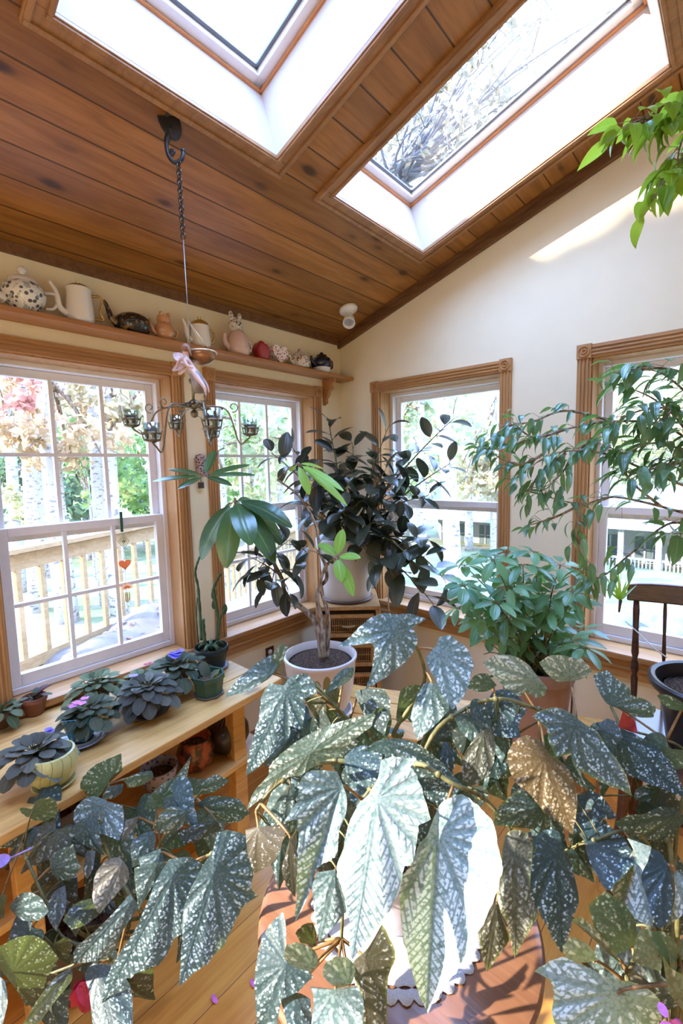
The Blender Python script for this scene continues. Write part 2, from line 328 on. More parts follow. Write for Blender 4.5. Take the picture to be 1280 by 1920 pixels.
for i, (a, b) in enumerate(SK):
    root = thing('window_%d' % (7 - i), None, None, cp(SX0, (a + b) / 2), kind='structure')
    mb = MB(); t = .03
    slab(mb, SX0 - t, SX0, a - t, b + t, .0, .27); slab(mb, SX1, SX1 + t, a - t, b + t, 0, .27)
    slab(mb, SX0, SX1, a - t, a, 0, .27); slab(mb, SX0, SX1, b, b + t, 0, .27)
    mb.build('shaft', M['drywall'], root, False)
    mb = MB(); s = .007
    for h0, h1, s, mm in ((.236, .245, .008, 'orange_seal'),):
        slab(mb, SX0, SX0 + s, a, b, h0, h1); slab(mb, SX1 - s, SX1, a, b, h0, h1); slab(mb, SX0, SX1, a, a + s, h0, h1); slab(mb, SX0, SX1, b - s, b, h0, h1)
    mb.build('seam_strip', M['orange_seal'], root, False)
    mb = MB(); s = .035
    slab(mb, SX0, SX0 + s, a, b, .25, .29); slab(mb, SX1 - s, SX1, a, b, .25, .29); slab(mb, SX0, SX1, a, a + s, .25, .29); slab(mb, SX0, SX1, b - s, b, .25, .29)
    s2 = .012; x0, x1, a2, b2 = SX0 + s, SX1 - s, a + s, b - s
    mb.build('skylight_sash', M['vinyl'], root, False)
    mb = MB(); slab(mb, x0, x0 + s2, a2, b2, .272, .28); slab(mb, x1 - s2, x1, a2, b2, .272, .28); slab(mb, x0, x1, a2, a2 + s2, .272, .28); slab(mb, x0, x1, b2 - s2, b2, .272, .28)
    mb.build('gasket', plain('grey_gasket', (.16, .17, .19), .5), root, False)
    mb = MB(); slab(mb, SX0, SX1, a, b, .281, .287); mb.build('glass', M['glass'], root, False)
    mb = MB(); q = .058
    for k, (w0, w1, hh) in enumerate(((0, q, -.014), (.004, .016, -.021), (.040, .054, -.021))):
        slab(mb, SX0 - w1, SX0 - w0, a - w1, b + w1, hh, 0); slab(mb, SX1 + w0, SX1 + w1, a - w1, b + w1, hh, 0)
        slab(mb, SX0 - w0, SX1 + w0, a - w1, a - w0, hh, 0); slab(mb, SX0 - w0, SX1 + w0, b + w0, b + w1, hh, 0)
    mb.build('casing', M['skytrim'], root, False, bevel=.002)
    mid = cp((SX0 + SX1) / 2, (a + b) / 2, .3)
    portal(mid, (0, -TH, 0), SX1 - SX0, b - a)
for nm, a, b in (('trim_1', -.0, .0),):
    mb = MB(); x0, x1 = 0, RX
    mb.prism([(x0, -.024, zc(x0) - .055), (x1, -.024, zc(x1) - .055), (x1, -.024, zc(x1)), (x0, -.024, zc(x0))], (0, .024, 0))
    mb.prism([(x0, -.04, zc(x0) - .022), (x1, -.04, zc(x1) - .022), (x1, -.04, zc(x1)), (x0, -.04, zc(x0))], (0, .016, 0))
    struct(mb, nm, M['trimdark'])
mb = MB(); mb.box((0, RY, C0 - .035), (.02, 0, C0 + .003)); struct(mb, 'trim_2', M['trimdark'])
mb = MB(); mb.box((0, RY, 0), (.016, -.0, .11)); struct(mb, 'baseboard_left', M['trimh'])
mb = MB(); mb.box((.016, -.016, 0), (RX, 0, .11)); struct(mb, 'baseboard_back', M['trimx'])
# ------------------------------------------------------------------ windows
def window(name, P, a0, a1, z0, z1, mv, mh, rosette=True, lng='trimh', detail=True):
    ac = (a0 + a1) / 2; root = thing(name, None, None, P(ac, 0, z0), kind='structure'); cw = .057
    mb = MB()
    for s, e in ((a0 - cw, a0), (a1, a1 + cw)):
        mb.box((s, -.016, z0), (e, 0, z1), P)
        for k in range(3): mb.box((s + .009 + k * .0155, -.021, z0), (s + .017 + k * .0155, -.016, z1), P)
    mb.build('side_casing', M['trim'], root, False, bevel=.0015)
    mb = MB(); mb.box((a0, -.016, z1), (a1, 0, z1 + cw), P)
    for k in range(3): mb.box((a0, -.021, z1 + .009 + k * .0155), (a1, -.016, z1 + .017 + k * .0155), P)
    mb.build('head_casing', M[lng], root, False, bevel=.0015)
    for s in (a0 - cw - .002, a1 - .001):
        mb = MB(); mb.box((s, -.024, z1 - .002), (s + cw + .003, 0, z1 + cw + .004), P)
        cx = s + cw / 2 + .0015; cz = z1 + cw / 2
        if rosette:
            for R_, dd in ((.022, .030), (.009, .034)):
                ring = [P(cx + (R_ + .004 * math.cos(t)) * math.cos(u), -.024 - .006 * max(0, math.sin(t)), cz + (R_ + .004 * math.cos(t)) * math.sin(u)) for u in [2 * PI * i / 20 for i in range(20)] for t in [PI * j / 4 for j in range(5)]]
                mb.add(ring, [(i * 5 + j, ((i + 1) % 20) * 5 + j, ((i + 1) % 20) * 5 + j + 1, i * 5 + j + 1) for i in range(20) for j in range(4)])
        mb.build('corner_block', M['trim'], root, False, bevel=.002)
    mb = MB(); mb.box((a0 - cw - .02, -.038, z0 - .03), (a1 + cw + .02, .14, z0), P); mb.build('sill', M[lng], root, False, bevel=.006)
    mb = MB(); mb.box((a0 - cw, -.017, z0 - .115), (a1 + cw, 0, z0 - .03), P); mb.box((a0 - cw, -.024, z0 - .075), (a1 + cw, -.017, z0 - .06), P); mb.build('apron', M[lng], root, False, bevel=.002)
    mb = MB(); mb.box((a0 - .004, 0, z0), (a0 + .006, .13, z1), P); mb.box((a1 - .006, 0, z0), (a1 + .004, .13, z1), P); mb.box((a0, 0, z1 - .006), (a1, .13, z1 + .004), P)
    mb.build('jamb', M['trim'], root, False)
    f = .026
    def ring(mb, b0, b1, y0, y1, w, d0, d1, wb=None):
        wb = wb or w
        mb.box((b0, d0, y0), (b0 + w, d1, y1), P); mb.box((b1 - w, d0, y0), (b1, d1, y1), P); mb.box((b0 + w, d0, y0), (b1 - w, d1, y0 + wb), P); mb.box((b0 + w, d0, y1 - w), (b1 - w, d1, y1), P)
    mb = MB(); ring(mb, a0, a1, z0, z1, f, .10, .175); mb.build('frame', M['vinyl'], root, False, bevel=.003)
    zm = 1.36 if z1 < 2.2 else 1.5; A0, A1 = a0 + f, a1 - f
    for nm, y0, y1, d in (('upper_sash', zm - .028, z1 - f, .142), ('lower_sash', z0 + f, zm + .03, .112)):
        mb = MB(); ring(mb, A0, A1, y0, y1, .034, d, d + .028, .05 if nm[0] == 'l' else .04); sash = mb.build(nm, M['vinyl'], root, False, bevel=.003)
        g0, g1, h0, h1 = A0 + .034, A1 - .034, y0 + (.05 if nm[0] == 'l' else .04), y1 - .034
        mb = MB(); mb.box((g0, d + .013, h0), (g1, d + .017, h1), P); mb.build('glass_pane', M['glass'], sash, False)
        if mv:
            mb = MB(); q = .0075
            for k in range(1, mv + 1):
                a = g0 + (g1 - g0) * k / (mv + 1); mb.box((a - q, d + .004, h0), (a + q, d + .026, h1), P)
            for k in range(1, mh + 1):
                z = h0 + (h1 - h0) * k / (mh + 1); mb.box((g0, d + .005, z - q), (g1, d + .025, z + q), P)
            mb.build('muntins', M['vinyl'], sash, False)
    return root
PL = lambda q: V((-q[1], q[0], q[2])); PB = lambda q: V((q[0], q[1], q[2]))
def PLf(*q): return PL(q[0] if len(q) == 1 else q)
def PBf(*q): return PB(q[0] if len(q) == 1 else q)
window('window_1', PLf, *WL[1], 2, 1); window('window_2', PLf, *WL[2], 2, 1)
window('window_3', PBf, *WB[0], 0, 0, True, 'trimx'); window('window_4', PBf, *WB[1], 0, 0, True, 'trimx')
for a, b, z0, z1 in WL: portal((-.2, (a + b) / 2, (z0 + z1) / 2), (0, -PI / 2, 0), z1 - z0, b - a)
for a, b, z0, z1 in WB: portal(((a + b) / 2, .2, (z0 + z1) / 2), (-PI / 2, 0, 0), b - a, z1 - z0)
portal((2.525, RY - .2, 1.07), (PI / 2, 0, 0), .85, 2.15)
# ------------------------------------------------------------------ outdoors
GZ = -1.0
gm = (lambda g: g.bsdf(g.mix(g.ss(g.noise(g.pos(), 1.2, 5), .42, .6), g.mix(g.noise(g.pos(), 40, 3), (0.113, 0.147, 0.061), (0.167, 0.188, 0.100)), (0.208, 0.188, 0.134)), .9, .1))(G('autumn_lawn'))
mb = MB(); n = 24
vs = [(-60 + 120 * i / n, -40 + 120 * j / n, GZ + .12 * math.sin(i * 1.7) * math.cos(j * 1.3) - (0 if 120 * j / n < 46 else .02 * (120 * j / n - 46))) for j in range(n + 1) for i in range(n + 1)]
mb.add(vs, [(j * (n + 1) + i, j * (n + 1) + i + 1, (j + 1) * (n + 1) + i + 1, (j + 1) * (n + 1) + i) for j in range(n) for i in range(n)]); tag(mb.build('lawn', gm), kind='structure')
deckm = wood('pale_weathered_deck', (.27, .17, .085), (.36, .25, .14), 1, 1, .6, 0, None, .2); deckt = plain('grey_deck_boards', (0.225, 0.205, 0.187), .7)
mb = MB()
for k in range(22): mb.box((-.17 - (k + 1) * .14 + .006, -4, -.16), (-.17 - k * .14, 2.2, -.12))
mb.box((-3.25, -4, GZ - .2), (-.17, 2.2, -.17)); struct(mb, 'ground_deck', deckt)
def railing(label, a, b, zt, zb, nb, posts):
    a, b = V(a), V(b); t = (b - a); L = t.length; t.normalize(); s = V((-t.y, t.x, 0)).normalized()
    root = thing('deck_railing', label, 'railing', (a.x, a.y, zb - .05), 'deck railings outside the left windows')
    def beam(mb, p, q, w, h):
        p, q = V(p), V(q); e = s * w / 2; u = V((0, 0, h / 2))
        mb.hexa([p - e - u, q - e - u, q + e - u, p + e - u, p - e + u, q - e + u, q + e + u, p + e + u])
    T = lambda k, z: V((*(a + t * L * k).xy, z(k) if callable(z) else z))
    zt_ = lambda k: zt[0] + (zt[1] - zt[0]) * k; zb_ = lambda k: zb + (zt[1] - zt[0]) * k * .6
    mb = MB(); beam(mb, T(0, zt_), T(1, zt_), .14, .035); mb.build('top_rail', deckm, root, False)
    mb = MB(); beam(mb, T(0, lambda k: zt_(k) - .09), T(1, lambda k: zt_(k) - .09), .04, .12); beam(mb, T(0, zb_), T(1, zb_), .04, .09); mb.build('side_rails', deckm, root, False)
    for k in range(nb):
        q = (k + .5) / nb; mb = MB(); p0, p1 = T(q, zb_), T(q, zt_); e = t * .018; f2 = s * .018
        mb.hexa([p0 - e - f2, p0 + e - f2, p0 + e + f2, p0 - e + f2, p1 - e - f2, p1 + e - f2, p1 + e + f2, p1 - e + f2]); mb.build('baluster', deckm, root, False)
    for q in posts:
        mb = MB(); p0 = T(q, GZ - .3 if zb < -.3 else -.12); p1 = T(q, zt_); e = t * .045; f2 = s * .045
        mb.hexa([p0 - e - f2, p0 + e - f2, p0 + e + f2, p0 - e + f2, p1 - e - f2, p1 + e - f2, p1 + e + f2, p1 - e + f2]); mb.build('post', deckm, root, False)
railing('pale wooden deck railing behind the lower sash of the large left window', (-1.78, -2.05, 0), (-2.75, .55, 0), (1.02, 1.08), .14, 15, (0, 1))
railing('lower pale wooden stair railing behind the window in the corner', (-2.8, .62, 0), (-3.6, 2.9, 0), (.46, .60), -.35, 20, (0, 1))
# grey tarp heaped on the deck with fallen leaves
tm = plain('grey_tarp', (0.125, 0.098, 0.088), .7, .3, var=.15, sc=6); mb = MB(); n = 26
def tarp(u, v):
    x = -1.35 - 1.3 * v; y = -1.75 + 1.9 * u; e = max(0, math.sin(PI * v)) ** .6 * max(0, math.sin(PI * u)) ** .5
    z = -.115 + e * (.26 + .42 * u ** 2 + .05 * math.sin(u * 17 + v * 5) + .05 * math.sin(v * 13 - u * 7)); return V((x + .05 * math.sin(u * 9), y, z))
mb.add([tarp(i / n, j / n) for j in range(n + 1) for i in range(n + 1)], [(j * (n + 1) + i, j * (n + 1) + i + 1, (j + 1) * (n + 1) + i + 1, (j + 1) * (n + 1) + i) for j in range(n) for i in range(n)])
tp = tag(mb.build('tarp', tm, org=(-1.5, -.8, -.12)), 'crumpled grey tarp heaped on the deck outside the left window', 'tarp')
mb = MB()
for k in range(70):
    u, v = rnd(.45, .97), rnd(.1, .6); p = tarp(u, v) + V((0, 0, .006)); mb.leaf(p, V((rnd(-1, 1), rnd(-1, 1), .1)), (0, 0, 1), .06, .05, 'oval', .5, .2, (rnd(0, 1), 0, 0.1), 3)
lf = mb.build('fallen_leaves', leafmat('fallen_pink_leaf', (0.151, 0.072, 0.065), (0.223, 0.162, 0.144), (0.144, 0.108, 0.072)), None, org=(-1.5, -.4, 0)); tag(lf, 'scatter of pinkish fallen leaves on the grey tarp', 'leaves', kind='stuff')
# trees
def crown_mat(name, lo, hi): return leafmat(name, lo, hi, hi, .6, .2, .4, tuple(min(1, x * 1.1) for x in hi))
birch = (lambda g: g.bsdf(g.mix(g.ss(g.noise(g.pos((1, 1, 2.5)), 9, 4), .54, .64), (0.490, 0.452, 0.440), (0.184, 0.160, 0.160)), .8, .2))(G('pale_birch_bark'))
CM = {'pinkorange': crown_mat('pink_orange_autumn_leaf', (0.453, 0.264, 0.165), (0.542, 0.416, 0.252)), 'red': crown_mat('red_autumn_leaf', (0.466, 0.150, 0.126), (0.535, 0.284, 0.213)),
      'green': crown_mat('fresh_green_leaf', (0.102, 0.213, 0.051), (0.264, 0.378, 0.138)), 'yellow': crown_mat('yellow_autumn_leaf', (0.378, 0.378, 0.165), (0.542, 0.504, 0.291)),
      'dark': crown_mat('deep_green_leaf', (0.038, 0.082, 0.044), (0.126, 0.201, 0.102)), 'ochre': crown_mat('ochre_autumn_leaf', (0.378, 0.291, 0.150), (0.504, 0.416, 0.252)), 'palegreen': crown_mat('pale_green_leaf', (0.291, 0.366, 0.189), (0.466, 0.516, 0.327))}
def tree(label, base, h, r, crown, cc, cr, nl, ls, lean=(0, 0), cat='tree', grp='trees beyond the windows', branches=5):
    b = V(base); root = thing('tree', label, cat, b, grp); mb = MB(); top = b + V((lean[0], lean[1], h))
    if r > 0:
        mb.tube(bez(b - V((0, 0, .2)), b + V((0, 0, h * .5)) + V((rnd(-.15, .15), rnd(-.15, .15), 0)), top, 10), [r * (1.15 - .7 * i / 10) for i in range(11)], 10); mb.build('trunk', birch, root)
    cc, cr = V(cc), V(cr)
    if branches and r > 0:
        mb = MB()
        for k in range(branches):
            s = b.lerp(top, rnd(.45, .9)); e = cc + V([a * q for a, q in zip(rdir(), cr)]) * .8; mb.tube(bez(s, (s + e) / 2 + V((0, 0, .3)), e, 6), [r * .3 * (1.1 - i / 6) + .006 for i in range(7)], 6)
        mb.build('branches', M['bark'], root)
    mb = MB(); cl = [cc + V([a * q for a, q in zip(rdir() * rnd(.3, 1), cr)]) for _ in range(max(6, nl // 26))]
    for k in range(nl):
        p = random.choice(cl) + rdir() * rnd(0, .38) * min(cr) ; mb.leaf(p, rdir(), rdir(), ls * rnd(.7, 1.3), ls * .75, 'oval', .4, .2, (rnd(0, 1), 0, .1), 2)
    mb.build('crown', CM[crown], root); return root
def tr(px, py, D): p = at(px, py, D); return (p.x, p.y, GZ)
def cc(px, py, D): return at(px, py, D)
for k, (px, D, r, lab) in enumerate(((20, 9.5, .12, 'thin pale trunk at the left edge of the large window'), (52, 8.2, .15, 'pale mottled birch trunk second from the left edge of the large window'), (82, 11, .11, 'slim grey trunk between two birches behind the large window'),
        (108, 7.6, .165, 'stout spotted birch trunk left of the middle of the large window'), (186, 8.6, .125, 'smooth white trunk in the right lite of the large window'), (210, 7.8, .15, 'pale birch trunk at the right lite of the large window'))):
    b = tr(px, 930, D); tree(lab, b, 7, r, ('pinkorange', 'red', 'yellow', 'pinkorange', 'palegreen', 'ochre')[k], cc(px + (-30, -10, 10, 0, 20, 10)[k], (715, 730, 760, 800, 690, 725)[k], D * .93), (1.1, 1.1, .75), 420, .15, (rnd(-.25, .25), rnd(-.25, .25)), branches=6)
tree('spray of orange maple leaves low in the large left window', tr(70, 850, 7.2), 0, 0, 'pinkorange', cc(70, 815, 6.8), (.75, .6, .4), 380, .14)
tree('bright red maple spray in the top left lite of the large window', tr(20, 850, 6), 0, 0, 'red', cc(18, 735, 6), (.32, .4, .26), 170, .13)
tree('bright green bush low behind the left birches', tr(20, 940, 9), 0, 0, 'yellow', cc(25, 945, 9), (.5, .5, .5), 240, .12, cat='bush')
tree('fresh green bush behind the right lite of the large window', tr(240, 930, 9.5), 0, 0, 'green', cc(240, 890, 9.5), (.9, .9, 1.0), 700, .16, cat='bush')
tree('leafy green sapling right of the white trunk', tr(160, 830, 10.5), 2.5, .04, 'green', cc(150, 840, 10.5), (.7, .7, .7), 420, .15)
for px, D, py, rr in ((20, 14, 900, 1.8), (115, 15, 900, 1.8), (160, 13.5, 920, 1.5), (270, 14.5, 920, 1.6)):
    tree('dark green fir thicket behind the birch trunks at %s' % {20: 'the far left', 115: 'the second lite', 160: 'the middle lite', 270: 'the right lite'}[px], tr(px, 930, D), 4, .1, 'dark', cc(px, py, D), (rr, rr, 1.3), 800, .24)
for px, D, cm, py in ((60, 18, 'yellow', 730), (180, 19, 'palegreen', 720), (300, 18, 'ochre', 760)):
    tree('pale %s treetop far behind the large left window' % {'yellow': 'yellow', 'palegreen': 'green', 'ochre': 'ochre'}[cm], tr(px, 930, D), 6, .14, cm, cc(px, py, D), (3, 3, 2.6), 900, .34)
for px, D, cm, py, rr, lab in ((420, 10, 'palegreen', 800, 1.4, 'pale green tree with straight trunk in the corner window'), (470, 12, 'green', 830, 1.6, 'green tree behind the middle of the corner window'), (525, 11, 'yellow', 850, 1.3, 'yellow leafed tree at the right of the corner window'), (490, 17, 'palegreen', 760, 3, 'tall pale tree far behind the corner window'), (410, 16, 'yellow', 900, 2, 'yellowish thicket far behind the corner window')):
    tree(lab, tr(px, 930, D), 5.5, .1, cm, cc(px, py, D), (rr, rr, rr), int(420 * rr), .17 + .03 * rr, branches=6)
for px, D, cm, py, rr, lab in ((790, 11, 'palegreen', 790, 1.6, 'pale green tree at the left of the first gable window'), (880, 14, 'yellow', 830, 2.0, 'yellow tree behind the middle of the first gable window'), (930, 12, 'ochre', 900, 1.3, 'ochre tree low behind the first gable window'), (830, 19, 'palegreen', 760, 3.5, 'tall pale tree far behind the first gable window'), (760, 17, 'green', 900, 1.8, 'green tree low at the left of the first gable window'),
        (1150, 17.5, 'palegreen', 880, 2.3, 'pale green tree at the left of the second gable window'), (1230, 17, 'yellow', 780, 3.0, 'tall yellow green tree behind the second gable window'), (1270, 16.5, 'palegreen', 905, 2.1, 'low pale tree at the right of the second gable window'), (1160, 20, 'yellow', 960, 2.4, 'yellow thicket far behind the second gable window')):
    tree(lab, tr(px, 930, D), 5.5, .12, cm, cc(px, py, D), (rr, rr, rr * .8), int(420 * rr), .18 + .03 * rr, branches=8)
# leafy tree over the gable skylight: bare twigs and pale ochre leaves
root = thing('tree', 'pale autumn tree with bare twigs above the gable skylight', 'tree', (-1.6, 4.6, GZ), 'trees beyond the windows')
mb = MB(); mb.tube(bez((-1.6, 4.6, GZ), (-1.5, 4.5, 3), at(740, 330, 6.6), 12), [.16 - .009 * i for i in range(13)], 10); mb.build('trunk', birch, root)
mb = MB(); lb = MB(); start = at(740, 330, 6.6)
for k in range(34):
    e = at(rnd(690, 1180), rnd(-80, 330), rnd(5.8, 7.6)); c = start.lerp(e, .5) + rdir() * .35; pts = bez(start + rdir() * .15, c, e, 9); mb.tube(pts, [.028 - .0026 * i for i in range(10)], 5)
    for j in range(3):
        s = pts[random.randint(3, 9)]; q = s + rdir() * .7; mb.tube([s, (s + q) / 2 + rdir() * .06, q], [.009, .006, .003], 4)
        for i in range(15): lb.leaf(s.lerp(q, rnd(.2, 1)) + rdir() * .12, rdir(), rdir(), .12, .08, 'oval', .4, .2, (rnd(0, 1), 0, .1), 2)
mb.build('branches', plain('pale_grey_twig', (0.13, 0.125, 0.14), .8), root); lb.build('crown', crown_mat('faded_ochre_leaf', (0.20, 0.17, 0.10), (0.27, 0.235, 0.16)), root)
# unseen tree added to block the low sun from the left windows
tree('unseen tree added behind the camera to shade the left windows', (-6.4, -9.1, GZ), 7, .16, 'green', (-6.4, -9.15, 6.35), (.9, 1.0, .85), 1500, .26)
root = thing('tree', 'unseen slender tree added behind the camera to block sun from the gable skylights', 'tree', (-4.0, -7.0, GZ), 'trees beyond the windows')
mb = MB(); mb.tube(bez((-4, -7.1, GZ - .2), (-4.1, -7.1, 3), (-3.8, -7, 6.6), 10), [.1 - .006 * i for i in range(11)], 8); mb.build('trunk', birch, root)
mb = MB()  # crown of the second added tree, sloped to thin the gable sun streak
for k in range(2600):
    x = rnd(-5.3, -2.2); mb.leaf((x, -7 + rnd(-.3, .3), 6.56 + .32 * (x + 4.63) - rnd(.0, 1) ** 1.4 * 1.1), rdir(), rdir(), .2, .15, 'oval', .4, .2, (rnd(0, 1), 0, .1), 2)
mb.build('crown', CM['green'], root)
# house across the lawn, with white railings, seen in the gable windows
hw = plain('white_house_siding', (0.362, 0.362, 0.362), .6, var=.02); hd = plain('dark_house_window', (0.086, 0.112, 0.116), .3); hg = plain('grey_roof', (0.238, 0.242, 0.268), .7)
def house(label, x0, x1, y, z0, z1, nwin, porch, roof=True):
    root = thing('house', label, 'house', ((x0 + x1) / 2, y, z0))
    mb = MB(); mb.box((x0, y + .9, z0), (x1, y + 3, z1)); mb.build('wall', hw, root, False)
    if roof:
        mb = MB(); mb.prism([(x0 - .3, y - .2, z1), (x0 - .3, y + 3.2, z1), (x0 - .3, y + 1.5, z1 + 1.0)], (x1 - x0 + .6, 0, 0)); mb.build('roof', hg, root, False)
    for k in range(nwin):
        xc = x0 + (x1 - x0) * (k + .5) / nwin; mb = MB(); mb.box((xc - .22, y + .87, z0 + .35), (xc + .22, y + .9, z0 + 1.0)); f = mb.build('house_window', hd, root, False)
        mb = MB(); mb.box((xc - .02, y + .85, z0 + .35), (xc + .02, y + .87, z0 + 1.0)); mb.box((xc - .22, y + .85, z0 + .66), (xc + .22, y + .87, z0 + .69)); mb.build('mullion', hw, f, False)
    if porch:
        mb = MB(); mb.box((x0, y - .05, z0 - .1), (x1, y + .9, z0)); mb.build('porch_floor', hw, root, False)
        for k in range(5):
            xc = x0 + (x1 - x0) * k / 4; mb = MB(); mb.box((xc - .06, y - .05, z0), (xc + .06, y + .07, z1)); mb.build('porch_post', hw, root, False)
        mb = MB(); mb.box((x0, y - .02, z0 + .55), (x1, y + .03, z0 + .6)); mb.box((x0, y - .02, z0 + .1), (x1, y + .03, z0 + .14))
        for k in range(40):
            xc = x0 + (x1 - x0) * k / 40; mb.box((xc - .015, y - .01, z0 + .1), (xc + .015, y + .02, z0 + .55))
        mb.build('porch_railing', hw, root, False)
house('white house with a railed porch seen through the second gable window', -.9, 2.2, 10.5, -1.35, -.05, 4, True)
house('white cottage with dark windows low in the first gable window', -6.3, -2.6, 11.5, -1.5, -.25, 5, False)
rk = plain('blue_grey_rock', (0.108, 0.119, 0.137), .8, var=.3, sc=5)
for k, (px, py, D, r) in enumerate(((1150, 1170, 7.0, .22), (1210, 1165, 7.2, .3), (1262, 1172, 6.8, .2))):
    p = at(px, py, D); mb = MB(); mb.lathe([(1e-6, r * .8), (r * .6, r * .65), (r * 1.1, r * .3), (r * 1.25, -.1), (r * 1.2, -.6)], (0, 0, 0), 12, 1.3, 1, None, lambda a, z: 1 + .14 * math.sin(a * 3 + z * 9) + .1 * math.sin(a * 5))
    mb.v = [q + p for q in mb.v]; tag(mb.build('garden_rock', rk, org=p), ('blue-grey garden rock beside the hanging air plant', 'largest blue-grey rock behind the chair spindles', 'small blue-grey rock right of the larger one, behind the chair')[k], 'rock', 'garden rocks outside the second gable window')
# ------------------------------------------------------------------ furniture
YB = lambda y: .565 + (.65 - .565) * (y + 1.2) / (-.88)      # front edge of the bench
BZ = .68
root = thing('plant_bench', 'long light pine bench under the left windows, crowded with potted plants', 'bench', (.3, -1.9, 0))
mb = MB()
for k in range(3):
    f0, f1 = k / 3 + .004, (k + 1) / 3 - .004
    q = lambda y, f, z: V((.03 + (YB(y) - .03) * f, y, z)); y0, y1 = -3.0, -1.13 + .04 * k
    mb.hexa([q(y0, f0, BZ - .03), q(y0, f1, BZ - .03), q(y1, f1, BZ - .03), q(y1, f0, BZ - .03), q(y0, f0, BZ), q(y0, f1, BZ), q(y1, f1, BZ), q(y1, f0, BZ)])
mb.build('bench_top', M['bench'], root, False, bevel=.004)
mb = MB(); q = lambda y, f, z: V((.03 + (YB(y) - .03) * f, y, z)); y0, y1 = -3.0, -1.11
mb.hexa([q(y0, 0, .36), q(y0, .9, .36), q(y1, .9, .36), q(y1, 0, .36), q(y0, 0, .385), q(y0, .9, .385), q(y1, .9, .385), q(y1, 0, .385)]); mb.build('lower_shelf', M['bench'], root, False, bevel=.003)
for x, y in ((.08, -2.9), (.55, -2.9), (.08, -1.25), (.47, -1.25), (.54, -2.02), (.08, -2.02)):
    mb = MB(); mb.box((x - .03, y - .03, 0), (x + .03, y + .03, BZ - .03)); mb.build('leg', M['bench'], root, False, bevel=.004)
# plate shelf
root = thing('wall_shelf', 'long pine shelf above the left windows carrying a row of teapots', 'shelf', (0, -1.5, 2.15))
mb = MB(); mb.box((.001, -3.2, 2.155), (.119, -.004, 2.177)); mb.build('shelf_board', M['shelf'], root, False, bevel=.004)
for yb in (-.165, -2.75):
    mb = MB(); pf = [(0, 2.155), (.10, 2.155), (.10, 2.135), (.075, 2.12), (.082, 2.095), (.055, 2.075), (.045, 2.05), (.028, 2.035), (.03, 2.01), (0, 1.995)]
    mb.prism([(x + .001, yb - .011, z) for x, z in pf], (0, .022, 0)); mb.build('bracket', M['shelf'], root, False, bevel=.002)
# round table with doily
TC = V((1.452, -1.479, .55)); TR = .327
root = thing('round_table', 'small round brown pedestal table under the large silver begonia', 'table', (TC.x, TC.y, 0))
mb = MB(); mb.lathe([(1e-6, .518), (TR - .03, .518), (TR - .012, .522), (TR, .532), (TR, .54), (TR - .006, .547), (TR - .018, .55), (1e-6, .55)], (TC.x, TC.y, 0), 72); mb.build('tabletop', M['table'], root, auto=.6)
mb = MB(); mb.lathe([(.06, .08), (.07, .1), (.04, .16), (.03, .25), (.045, .33), (.055, .4), (.04, .47), (.09, .518)], (TC.x, TC.y, 0), 28); mb.build('pedestal', M['table'], root)
for k in range(3):
    a = 2 * PI * k / 3 + .5; e = V((math.cos(a), math.sin(a), 0)); mb = MB(); mb.tube(bez(TC * 1 + e * .03 - V((0, 0, .44)), TC + e * .15 - V((0, 0, .42)), TC + e * .26 - V((0, 0, .532)), 8), .018, 8); mb.build('leg', M['table'], root)
g = G('white_crochet_doily'); uvn = g.n('ShaderNodeUVMap').outputs[0]; wv = g.M('SINE', g.M('MULTIPLY', g.vor(uvn, 60), 20))
dm = g.bsdf(g.mix(g.ss(wv, -.5, .8), (.46, .44, .48), (.62, .60, .64)), .9, .1, 0, wv, .3, .003)
mb = MB(); n = 40; R0 = .196; hole = .006; vs = []; fs = []; uvs = []
for k in range(n):                                # scalloped edge with a ring of open holes
    for j in range(4):
        a = 2 * PI * (k + j / 4) / n
        rs = [.02, R0 - .03, R0 - .022 - (0, .006, .008, .006)[j] * .5, R0 - .022 + (0, .006, .008, .006)[j] * .5 , R0 + (-.003, .006, .009, .006)[j]]
        if j == 0: rs[2] = rs[3] = R0 - .022
        for r_ in rs: vs.append((TC.x + r_ * math.cos(a), TC.y + r_ * math.sin(a), .5525 + .001 * math.sin(a * 20))); uvs.append((r_ * math.cos(a) * 4, r_ * math.sin(a) * 4))
N4 = n * 4
for i in range(N4):
    for q in (0, 1, 3): fs.append((i * 5 + q, ((i + 1) % N4) * 5 + q, ((i + 1) % N4) * 5 + q + 1, i * 5 + q + 1))
fs.append(tuple(i * 5 for i in range(N4))[::-1])
mb.add(vs, fs, uvs); o = mb.build('doily', dm, None, org=(TC.x, TC.y, .551)); tag(o, 'white crocheted doily with scalloped edge on the round table', 'doily')
so_ = o.modifiers.new('thick', 'SOLIDIFY'); so_.thickness = .0018
# wicker drawer stand in the corner
wk = (lambda g: g.bsdf(g.mix(g.ss(g.noise(g.pos(), 30, 4), .3, .7), (.30, .14, .045), (.52, .29, .10)), .5, .4))(G('honey_wicker'))
wd = wood('wicker_stand_wood', (.34, .16, .05), (.52, .29, .11), 0, 1.6, .4); wdark = plain('dark_wicker_gap', (.05, .025, .012), .8)
WS = V((.325, -.345, 0)); WR = Matrix.Rotation(YAW, 3, 'Z'); hw_ = .165
root = thing('drawer_stand', 'honey coloured wicker drawer stand in the corner under the rubber plant', 'drawer stand', WS)
T = lambda q: WS + WR @ V(q)
mb = MB(); mb.box((-hw_ - .012, -hw_ - .012, .815), (hw_ + .012, hw_ + .012, .838), T); mb.build('stand_top', wd, root, False, bevel=.005)
for sx in (-1, 1):
    for sy in (-1, 1):
        mb = MB(); mb.box((sx * hw_ - .013, sy * hw_ - .013, 0), (sx * hw_ + .013, sy * hw_ + .013, .815), T); mb.build('leg', wd, root, False, bevel=.005)
